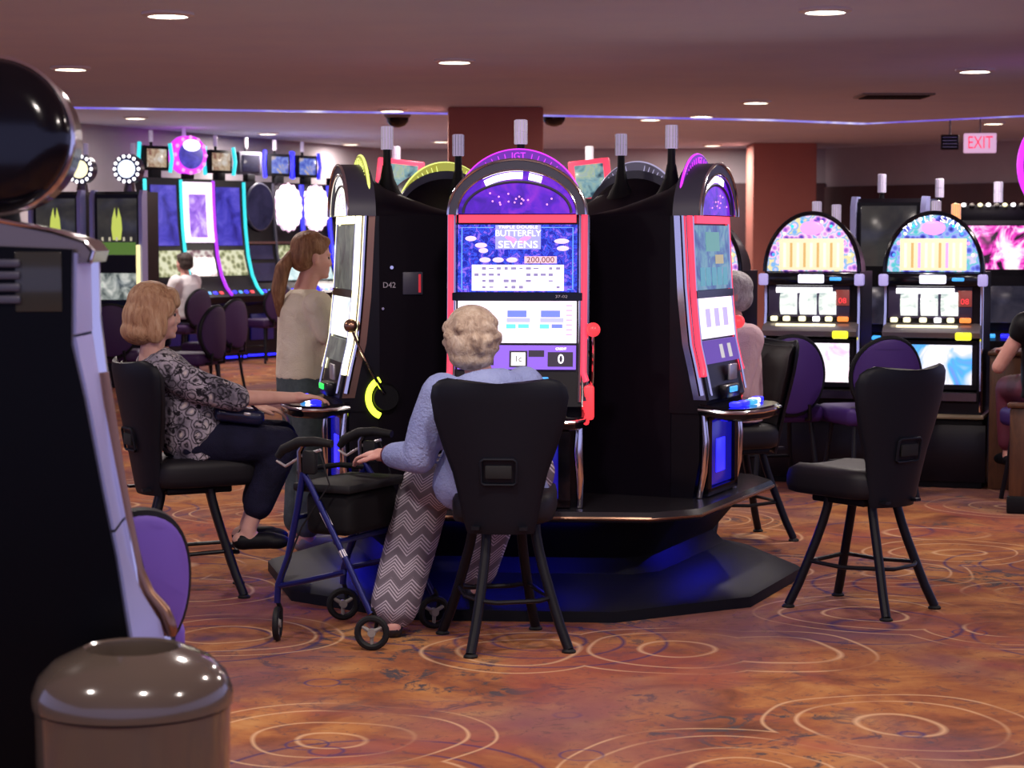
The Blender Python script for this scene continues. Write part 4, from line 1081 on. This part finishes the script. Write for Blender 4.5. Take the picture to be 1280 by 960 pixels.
    for sx in (-1, 1): MB().tube([(sx * .30, .02, z(.48)), (sx * .30, .01, z(.9)), (sx * .297, .045, z(1.1)), (sx * .297, .035, z(1.27))], .011, 8).build('chrome_edge', CHROME, t)
    candle(t, (-.02, .30, z(1.65)), .02, h=.13, r=.03); candle(t, (.10, .34, z(1.63)), .02, h=.13, r=.03, glass=mat('orange_candle', (.6, .3, .15), .3, emit=(1, .38, .12), strength=1.3) if not flat else CANDLE_G)
domed(-1, 'domed reel machine mostly hidden behind the red-lit island machine', DOME1, BEL1, True)
domed(0, 'domed reel machine with pink art and gold paytable behind the purple chair', DOME1, BEL1, True)
domed(1, 'domed reel machine with blue arch art and rainbow belly glass beside the brown end panel', DOME2, BEL2, False)

# ------------------------------------------------------------------ other machines
def upright(loc, th, label, h, wdt, up, lo, trimm, topper=None, group='upright machines in the background', lit=None):
    """straight video cabinet with two screens"""
    t = thing('video_machine', label, 'slot machine', loc, R(th), group)
    hw = wdt / 2
    MB().prism_x([(0, .5), (-.22, .72), (-.22, .79), (.02, .86), (.0, 1.25), (.0, h - .03), (.03, h), (.5, h), (.5, 0), (.02, 0)], -hw + .03, hw - .03).build('cabinet', BLACK, t)
    for sx in (-1, 1): MB().prism_x([(-.03, .86), (-.05, 1.25), (-.05, h - .06), (-.01, h + .015), (.10, h + .015), (.10, .86)], sx * (hw - .015) - .02, sx * (hw - .015) + .02).build('side_trim', trimm, t)
    MB().rbox((0, -.01, lerp(1.25, h, .54)), (wdt - .14, .02, (h - 1.25) * .74), .004).build('upper_screen', up, t)
    MB().rbox((0, -.005, 1.06), (wdt - .14, .03, .28), .004).build('lower_screen', lo, t)
    for k in range(4): MB().rbox((-.15 + k * .1, -.15, .825), (.06, .05, .02), .005, M=Matrix.Rotation(.25, 3, 'X')).build('deck_button', (BLUE_E, CYAN_E, BLUE_E, RED_E)[k], t)
    if topper: topper(t, h)
    return t
FLAME_M = screen_mat('dark_poster_screen', [(.3, (.02, .02, .025)), (.7, (.06, .055, .05))], 4, .8)
POST2 = screen_mat('pale_game_screen', [(.35, (.08, .10, .10)), (.5, (.35, .38, .36)), (.65, (.75, .75, .7)), (.8, (.1, .4, .25))], 7, .9)
DARKS2 = screen_mat('sleeping_screen', [(.3, (.01, .01, .02)), (.7, (.04, .035, .05))], 4, 1.)
def chip_top(core, dx=0.):
    def f(t, h):
        MB().cyl((dx, .2, h), (dx, .2, h + .10), .07, .05).build('topper_post', DKCHROME, t)
        d = MB().cyl((dx, .12, h + .24), (dx, .24, h + .24), .155, n=28).build('topper_disc', mat('navy_disc', (.02, .02, .08), .3), t)
        MB().cyl((dx, .105, h + .24), (dx, .122, h + .24), .095, n=24).build('disc_face', core, d)
        for k in range(14):
            a = 2 * math.pi * k / 14
            MB().ell((dx + .135 * math.cos(a), .115, h + .24 + .135 * math.sin(a)), (.019, .016, .019), None, 8, 6).build('bulb', WHITE_E, d)
        candle(t, (dx, .3, h), .40, h=.12)
    return f
for x, y, core, lab in ((-4.83, 22.1, CREAM_E, 'dark cabinet with flame poster and cream-lit bulb disc near the dark round drum'),
                        (-4.16, 22.0, mat('blue_white_core', (.3, .3, .4), .3, emit=(.75, .85, 1), strength=1.8), 'dark cabinet with flame poster and blue-white bulb disc beside the teal machine')):
    t = upright((x, y, 0), -12, lab, 2.06, .58, FLAME_M, POST2, LAV, chip_top(core, .22 if x < -4.5 else .06), 'cabinets with bulb-ringed discs')
    z0 = 1.72
    fl = [(-.045, -.17), (-.06, -.05), (-.05, .06), (-.02, .17), (-.012, .10), (0, .05), (.012, .10), (.02, .17), (.05, .06), (.06, -.05), (.045, -.17)]
    MB().prism_y([(a, z0 + c) for a, c in fl], -.026, -.022).build('flame_art', mat('flame_green', (.2, .2, .05), .3, emit=(.62, .72, .12), strength=.85), t)
    MB().box((0, -.024, 1.46), (.42, .004, .13)).build('poster_ground', mat('poster_green', (.05, .1, .02), .3, emit=(.10, .20, .03), strength=.8), t)
    for k in range(5): MB().rbox((-.16 + k * .08, -.027, 1.56), (.022, .004, .04), .001, 1).build('poster_mark', mat('poster_mark', (.3, .3, .2), .3, emit=(.6, .55, .4), strength=.8), t)
    MB().rbox((.255, -.07, 1.25), (.04, .03, .5), .008).build('edge_light', mat('amber_edge', (.3, .3, .2), .3, emit=(1, .85, .4), strength=1.2), t)

# tall curved cabinets along the left wall
YG = [(.0, -.06), (.70, -.08), (.76, -.34), (.84, -.36), (.95, -.24), (1.1, -.15), (1.35, -.075), (1.7, -.03), (2.0, -.01), (2.31, 0.)]
def yg(z): return interp(YG, z)
def strip(x0, x1, z0, z1, off, th, n=8):
    zs = [lerp(z0, z1, i / n) for i in range(n + 1)]
    poly = [(yg(z) - off - th, z) for z in zs] + [(yg(z) - off, z) for z in zs[::-1]]
    return MB().prism_x(poly, x0, x1)
UNDER = screen_mat('deep_blue_art', [(.3, (.02, .015, .25)), (.5, (.06, .05, .55)), (.7, (.15, .12, .75))], 4, .9)
ICONS = screen_mat('cream_icon_screen', [(.3, (.20, .22, .10)), (.5, (.55, .55, .30)), (.7, (.85, .85, .6))], 14, .9, 'vor')
LADY = screen_mat('violet_lady_art', [(.3, (.15, .04, .6)), (.5, (.45, .22, .9)), (.65, (.85, .65, 1)), (.8, (.25, .08, .7))], 5, 1.05)
DARKS = screen_mat('idle_dark_screen', [(.3, (.01, .01, .03)), (.7, (.03, .025, .07))], 4, 1.)
PALEB = screen_mat('pale_blue_screen', [(.3, (.25, .5, .55)), (.6, (.75, .9, .9)), (.8, (.9, 1, .9))], 7, 1.1)
def tall(k, label, kind):
    X, Y = -4.27 + .31 * k, 25.5 + .60 * k
    t = thing('curved_slot_machine', label, 'slot machine', (X, Y, 0), R(50), 'tall curved machines along the left wall')
    zs = [0, .70, .76, .84, .95, 1.1, 1.35, 1.7, 2.0, 2.31]
    MB().prism_x([(yg(z), z) for z in zs] + [(.32, 2.31), (.36, 1.2), (.36, 0)], -.29, .29).build('cabinet', BLACK, t)
    neon = {'teal': TEAL_E, 'purple': mat('purple_neon', (.2, .02, .3), .3, emit=(.42, .03, .9), strength=1.2), 'dark': HOODM, 'wheel': mat('royal_blue_neon', (.02, .02, .3), .3, emit=(.02, .02, .9), strength=1.), 'small': CYAN_E}[kind]
    for sx in (-1, 1):
        MB().tube([(sx * .285, yg(z) - .01, z) for z in (.86, .95, 1.02, 1.1, 1.22, 1.35, 1.5, 1.7, 2.0, 2.29)], .036 if kind == 'wheel' else .022, 8).build('neon_tube', neon, t)
    lo_m = {'teal': ICONS, 'purple': screen_mat('red_icon_screen', [(.3, (.15, .04, .08)), (.55, (.5, .35, .35)), (.75, (.9, .85, .8))], 14, .9, 'vor'), 'dark': DARKS, 'wheel': PALEB, 'small': DARKS}[kind]
    if kind in ('teal', 'purple'):
        if kind == 'purple':
            fr = strip(-.25, .25, 1.52, 2.27, .004, .02); fr.build('lit_border', mat('lilac_white_border', (.4, .3, .5), .3, emit=(1, .78, 1), strength=1.8), t)
            strip(-.14, .14, 1.58, 2.12, .025, .006).build('upper_screen', LADY, t)
        else: strip(-.20, .20, 1.48, 2.22, .004, .014).build('upper_screen', UNDER, t)
        strip(-.21, .21, 1.10, 1.42, .004, .014).build('lower_screen', lo_m, t)
    else:
        N = 32
        if kind == 'small':
            MB().cyl((0, -.06, 2.06), (0, .04, 2.06), .25, n=28).build('wheel_disc', DKCHROME, t); MB().cyl((0, -.085, 2.06), (0, -.058, 2.06), .17, n=28).build('wheel_face', PALEB, t)
        else:
            sc = .22; pts = []
            for i in range(N * 2):
                a = math.pi * i / N; q = 1 + (.05 * math.cos(a * 16) if kind == 'wheel' else 0)
                pts.append((.235 * q * math.cos(a), 1.98 + .30 * q * math.sin(a)))
            MB().prism_y(pts, -.075, -.02).build('oval_wheel', WHITE_E if kind == 'wheel' else DARKS, t)
            MB().tube([(x, -.06, z) for x, z in pts], .016, 8, closed=True).build('oval_rim', HOODM if kind == 'dark' else mat('wheel_pink', (.4, .2, .3), .3, emit=(.8, .55, .75), strength=1.), t)
        strip(-.20, .20, 1.30, 1.48, .004, .014).build('middle_screen', {'dark': DARKS, 'wheel': ICONS, 'small': PALEB}[kind], t)
        strip(-.20, .20, 1.02, 1.25, .004, .014).build('lower_screen', lo_m, t)
        strip(-.29, .29, 1.50, 1.53, .004, .02).build('shelf_strip', CHROME, t)
    for i in range(4): MB().rbox((-.15 + i * .1, -.30, .885), (.06, .05, .02), .005, M=Matrix.Rotation(.85, 3, 'X')).build('deck_button', (BLUE_E, CYAN_E, BLUE_E, REDHOT)[i], t)
    MB().rbox((0, -.085, .42), (.40, .02, .34), .006).build('belly_panel', mat('dim_navy_panel', (.005, .005, .02), .3, emit=(.01, .01, .3), strength=.15), t)
    MB().rbox((0, -.075, .05), (.5, .02, .025), .006).build('kick_light', BLUE_E, t)
    # topper
    H = 2.31
    MB().rbox((0, .14, H + .05), (.14, .1, .10), .01).build('topper_post', MATTE, t)
    if kind == 'purple':
        N = 28; a_ = [(.27 * math.cos(2 * math.pi * i / N), H + .30 + .24 * math.sin(2 * math.pi * i / N)) for i in range(N)]
        d = MB().prism_y(a_, .08, .2).build('topper_drum', MAG_E, t)
        MB().prism_y([(x * .72, H + .30 + (z - H - .30) * .72) for x, z in a_], .06, .082).build('topper_face', UNDER, d)
        MB().prism_y([(x * .5, H + .42 + (z - H - .30) * .30) for x, z in a_], .05, .062).build('topper_cap_light', WHITE_E, d)
        for i in range(12):
            a = 2 * math.pi * i / 12; MB().ell((.25 * math.cos(a), .075, H + .30 + .22 * math.sin(a)), (.025, .02, .025), None, 8, 6).build('bulb', PINK_E, d)
        candle(t, (0, .2, H + .5), .04, h=.14)
    elif kind != 'small':
        MB().rbox((0, .14, H + .24), (.40, .08, .30), .015).build('topper_frame', MATTE if kind != 'dark' else HOODM, t)
        MB().rbox((0, .095, H + .24), (.30, .012, .22), .003).build('topper_screen', {'teal': screen_mat('topper_gold_art', [(.35, (.25, .08, .06)), (.5, (.6, .45, .3)), (.7, (.8, .75, .7))], 8, .8), 'dark': DARKS, 'wheel': screen_mat('topper_flower_art', [(.35, (.03, .05, .5)), (.52, (.2, .3, .8)), (.68, (.8, .55, .2))], 7, .9)}[kind], t)
        if kind != 'dark':
            for sx in (-1, 1): MB().tube([(sx * .24, .13, H + .07), (sx * .265, .12, H + .24), (sx * .24, .13, H + .43)], .024, 8).build('topper_tube', TEAL_E if kind == 'teal' else BLUE_E, t)
        candle(t, (0, .2, H + .38), .06, h=.14, glass=CANDLE_G if kind != 'dark' else HOODM)
    return t
tall(0, 'tall curved machine with teal neon edges and blue screen beside the bulb-disc cabinets', 'teal')
tall(1, 'tall curved machine with white-lit border and magenta bulb drum', 'purple')
tall(2, 'tall curved machine with teal neon edges between the purple-lit machine and the dark oval one', 'teal')
tall(3, 'unlit tall machine with dark oval screen between teal machine and white wheel', 'dark')
tall(4, 'tall machine with glowing white scalloped wheel beside the dark oval machine', 'wheel')
tall(5, 'tall machine with glowing white wheel just above the ponytailed person', 'wheel')
tall(6, 'tall machine with small blue-white round wheel at the row end', 'small')

# machines standing behind the island, only their toppers show
def red_top(sgn, scr):
    def f(t, h):
        MB().rbox((0, .2, h + .06), (.10, .08, .14), .01).build('topper_post', MATTE, t)
        M_ = Matrix.Rotation(R(-6 * sgn), 3, 'Y')
        MB().rbox((0, .2, h + .26), (.34 if sgn < 0 else .30, .05, .30), .012, M=M_).build('topper_frame', RED_E, t)
        MB().rbox((0, .172, h + .255), (.25 if sgn < 0 else .21, .012, .24), .004, M=M_).build('topper_screen', scr, t)
        candle(t, (-.02, .3, h + .22), .16, h=.13, r=.03, glass=CANDLE_G if sgn < 0 else mat('white_candle', (.7, .7, .7), .3, emit=(1, .93, .95), strength=1.))
    return f
CARD = screen_mat('topper_card_art', [(.35, (.03, .08, .12)), (.5, (.25, .45, .5)), (.65, (.5, .6, .4)), (.8, (.15, .35, .9))], 9, .85)
upright((-.80, 14.9, 0), 4, 'background machine whose red-edged topper shows over the yellow arch', 1.72, .58, CARD, POST2, DKCHROME, red_top(-1, CARD))
upright((.54, 14.9, 0), -8, 'background machine whose red-framed tilted topper shows over the pale arch', 1.72, .58, CARD, POST2, DKCHROME, red_top(1, CARD))
def two_candles(t, h):
    candle(t, (-.12, .25, h), .05, h=.14, r=.032); candle(t, (.32, .25, h - .04), .05, h=.14, r=.032)
upright((2.82, 15.6, 0), -24, 'dark cabinet with lavender side trim standing behind the domed machines', 1.86, .56, FLAME_M, DARKS2, LAV, two_candles)
def marquee_top(t, h):
    MB().rbox((0, .22, h + .05), (.74, .12, .14), .02).build('marquee', BLACK, t)
    for k in range(12): MB().ell((-.34 + k * .062, .15, h + .12), (.020, .016, .016), None, 8, 6).build('bulb', (CREAM_E, WHITE_E, GREYPL)[k % 3], t)
    candle(t, (-.02, .25, h + .12), .02, h=.16, r=.035); candle(t, (.33, .25, h + .1), .02, h=.12, r=.03)
CANDY = screen_mat('candy_swirl_art', [(.38, (.02, .01, .02)), (.46, (.8, .05, .5)), (.56, (1, .75, .9)), (.68, (1, 1, .8)), (.85, (.1, .03, .05))], 6, 1.3)
upright((3.72, 15.9, 0), -14, 'black cabinet with candy-coloured screen and bulb-lined marquee', 1.70, .74, CANDY, DARKS2, GLOSS, marquee_top)
t = thing('ring_machine', 'black machine crowned by a big magenta neon ring at the right', 'slot machine', (3.97, 14.6, 0), R(-14), 'upright machines in the background')
MB().prism_x([(0, .5), (-.22, .72), (-.22, .79), (.02, .86), (0, 1.25), (0, 1.72), (.4, 1.72), (.4, 0), (.02, 0)], -.36, .36).build('cabinet', BLACK, t)
MB().cyl((0, .1, 2.08), (0, .2, 2.08), .40, n=40).build('ring_disc', GLOSS, t)
MB().tube([(.41 * math.cos(2 * math.pi * k / 48), .09, 2.08 + .41 * math.sin(2 * math.pi * k / 48)) for k in range(48)], .024, 8, closed=True).build('neon_ring', MAG_E, t)
MB().rbox((0, -.01, 1.45), (.56, .02, .4), .004).build('upper_screen', FLAME_M, t)
MB().rbox((0, -.0, 1.05), (.56, .03, .26), .004).build('lower_screen', DARKS2, t)

# ------------------------------------------------------------------ foreground cabinet seen from its side
fg = thing('slot_machine', 'big dark cabinet seen side-on with lavender front edge and round black drum', 'slot machine', (-.95, 4.5, 0), R(4), 'foreground cabinet')
PF = [(1.53, 0), (1.325, -.004), (1.204, .022), (.996, .058), (.858, .084), (.64, .115), (.45, .10), (.2, .05), (0, .05)]
def prof(off, back): return [(x + off, z) for z, x in PF] + [(back, 0), (back, 1.555)]
MB().prism_y(prof(0, -.62), 0, .03).build('side_panel', mat('side_panel_black', (.002, .002, .003), .3, spec=.1), fg)
MB().prism_y(prof(-.004, -.60), .03, .36).build('cabinet', BLACK, fg)
def strip_fg(name, y0, y1, o0, o1, segs, m):
    for a, c in segs:
        n = 8; pts = [lerp(a, c, i / n) for i in range(n + 1)]
        PX = [(z, x) for z, x in PF][::-1]
        r0 = [(interp(PX, z) + o0, y0, z) for z in pts]; r1 = [(interp(PX, z) + o1(z), y1, z) for z in pts]
        b0 = [(interp(PX, z) - .01, y0, z) for z in pts]; b1 = [(interp(PX, z) - .01, y1, z) for z in pts]
        MB().loft([r0, r1, b1, b0, r0], cap=False, closed=False).build(name, m, fg)
FAR = [(.30, .16), (.64, .055), (.655, .056), (.70, .045), (.736, .02), (.80, .004), (.863, .002), (1.008, .004), (1.152, .010), (1.315, .02), (1.53, .014)]
bul = lambda z: interp(FAR, z)
strip_fg('front_edge_panel', .032, .20, .006, bul, ((1.522, 1.345), (1.339, .915), (.909, .30)), LAV)
strip_fg('chrome_edge', .20, .24, .012, lambda z: bul(z) + .012, ((1.53, .30),), CHROME)
strip_fg('dark_edge', .24, .36, .004, bul, ((1.53, .30),), GLOSS)
PXr = [(z, x) for z, x in PF][::-1]
MB().tube([(interp(PXr, z) + bul(z) + .012, .225, z) for z in (1.25, 1.15, 1.06, 1.0, .92, .86, .80, .74, .70, .67, .65, .64)], [.008, .009, .010, .010, .010, .011, .012, .014, .017, .018, .016, .010], 10).build('console_bumper', BRONZE, fg)
hp = [(.03, 1.50), (.038, 1.525), (.02, 1.548), (-.05, 1.570), (-.16, 1.592), (-.30, 1.602), (-.62, 1.602), (-.62, 1.50)]
MB().prism_y(hp, .05, .34).build('top_hood', mat('taupe_gloss', (.16, .13, .13), .15, .4), fg)
MB().tube([(x, .05, z) for x, z in hp[:6]], .006, 8).build('hood_trim', CHROME, fg)
for k in range(4): MB().rbox((-.155, -.004, 1.50 - k * .026), (.09, .016, .018), .005).build('vent_louvre', HOODM, fg)
MB().rbox((-.072, -.0015, 1.46), (.10, .006, .13), .003).build('side_window', mat('smoked_window', (.05, .05, .045), .12, .3), fg)
MB().cyl((-.20, .2, 1.59), (-.20, .2, 1.68), .06, .05).build('drum_post', MATTE, fg)
dr = MB(); dcx, dcz = -.180, 1.778
def ringy(r, y): return [(dcx + r * math.cos(2 * math.pi * k / 48), y, dcz + r * math.sin(2 * math.pi * k / 48)) for k in range(48)]
dr.loft([ringy(.02, .045), ringy(.10, .05), ringy(.155, .065), ringy(.166, .085), ringy(.166, .30), ringy(.15, .32)])
dro = dr.build('topper_drum', GLOSS, fg, 50)
MB().tube(ringy(.169, .10), .008, 8, closed=True).build('drum_rim', CHROME, dro)

# ------------------------------------------------------------------ litter bin at the bottom edge
bn = thing('litter_bin', 'glossy taupe round litter bin with open hole in its lid', 'bin', (-.775, 4.20, 0))
TAUPE = mat('taupe_enamel', (.10, .075, .058), .14, coat=.6)
MB().lathe([(.175, 0), (.182, .02), (.192, .3), (.198, .60), (.19, .605)], 48).build('bin_body', TAUPE, bn)
MB().lathe([(.203, .605), (.204, .63), (.190, .665), (.160, .695), (.12, .714), (.100, .722), (.094, .718), (.092, .70), (.094, .64), (.19, .61)], 48).build('bin_lid', TAUPE, bn)
MB().lathe([(.091, .58), (.091, .62), (.002, .60)], 32).build('bin_liner', mat('liner_black', (.005, .005, .006), .6), bn)
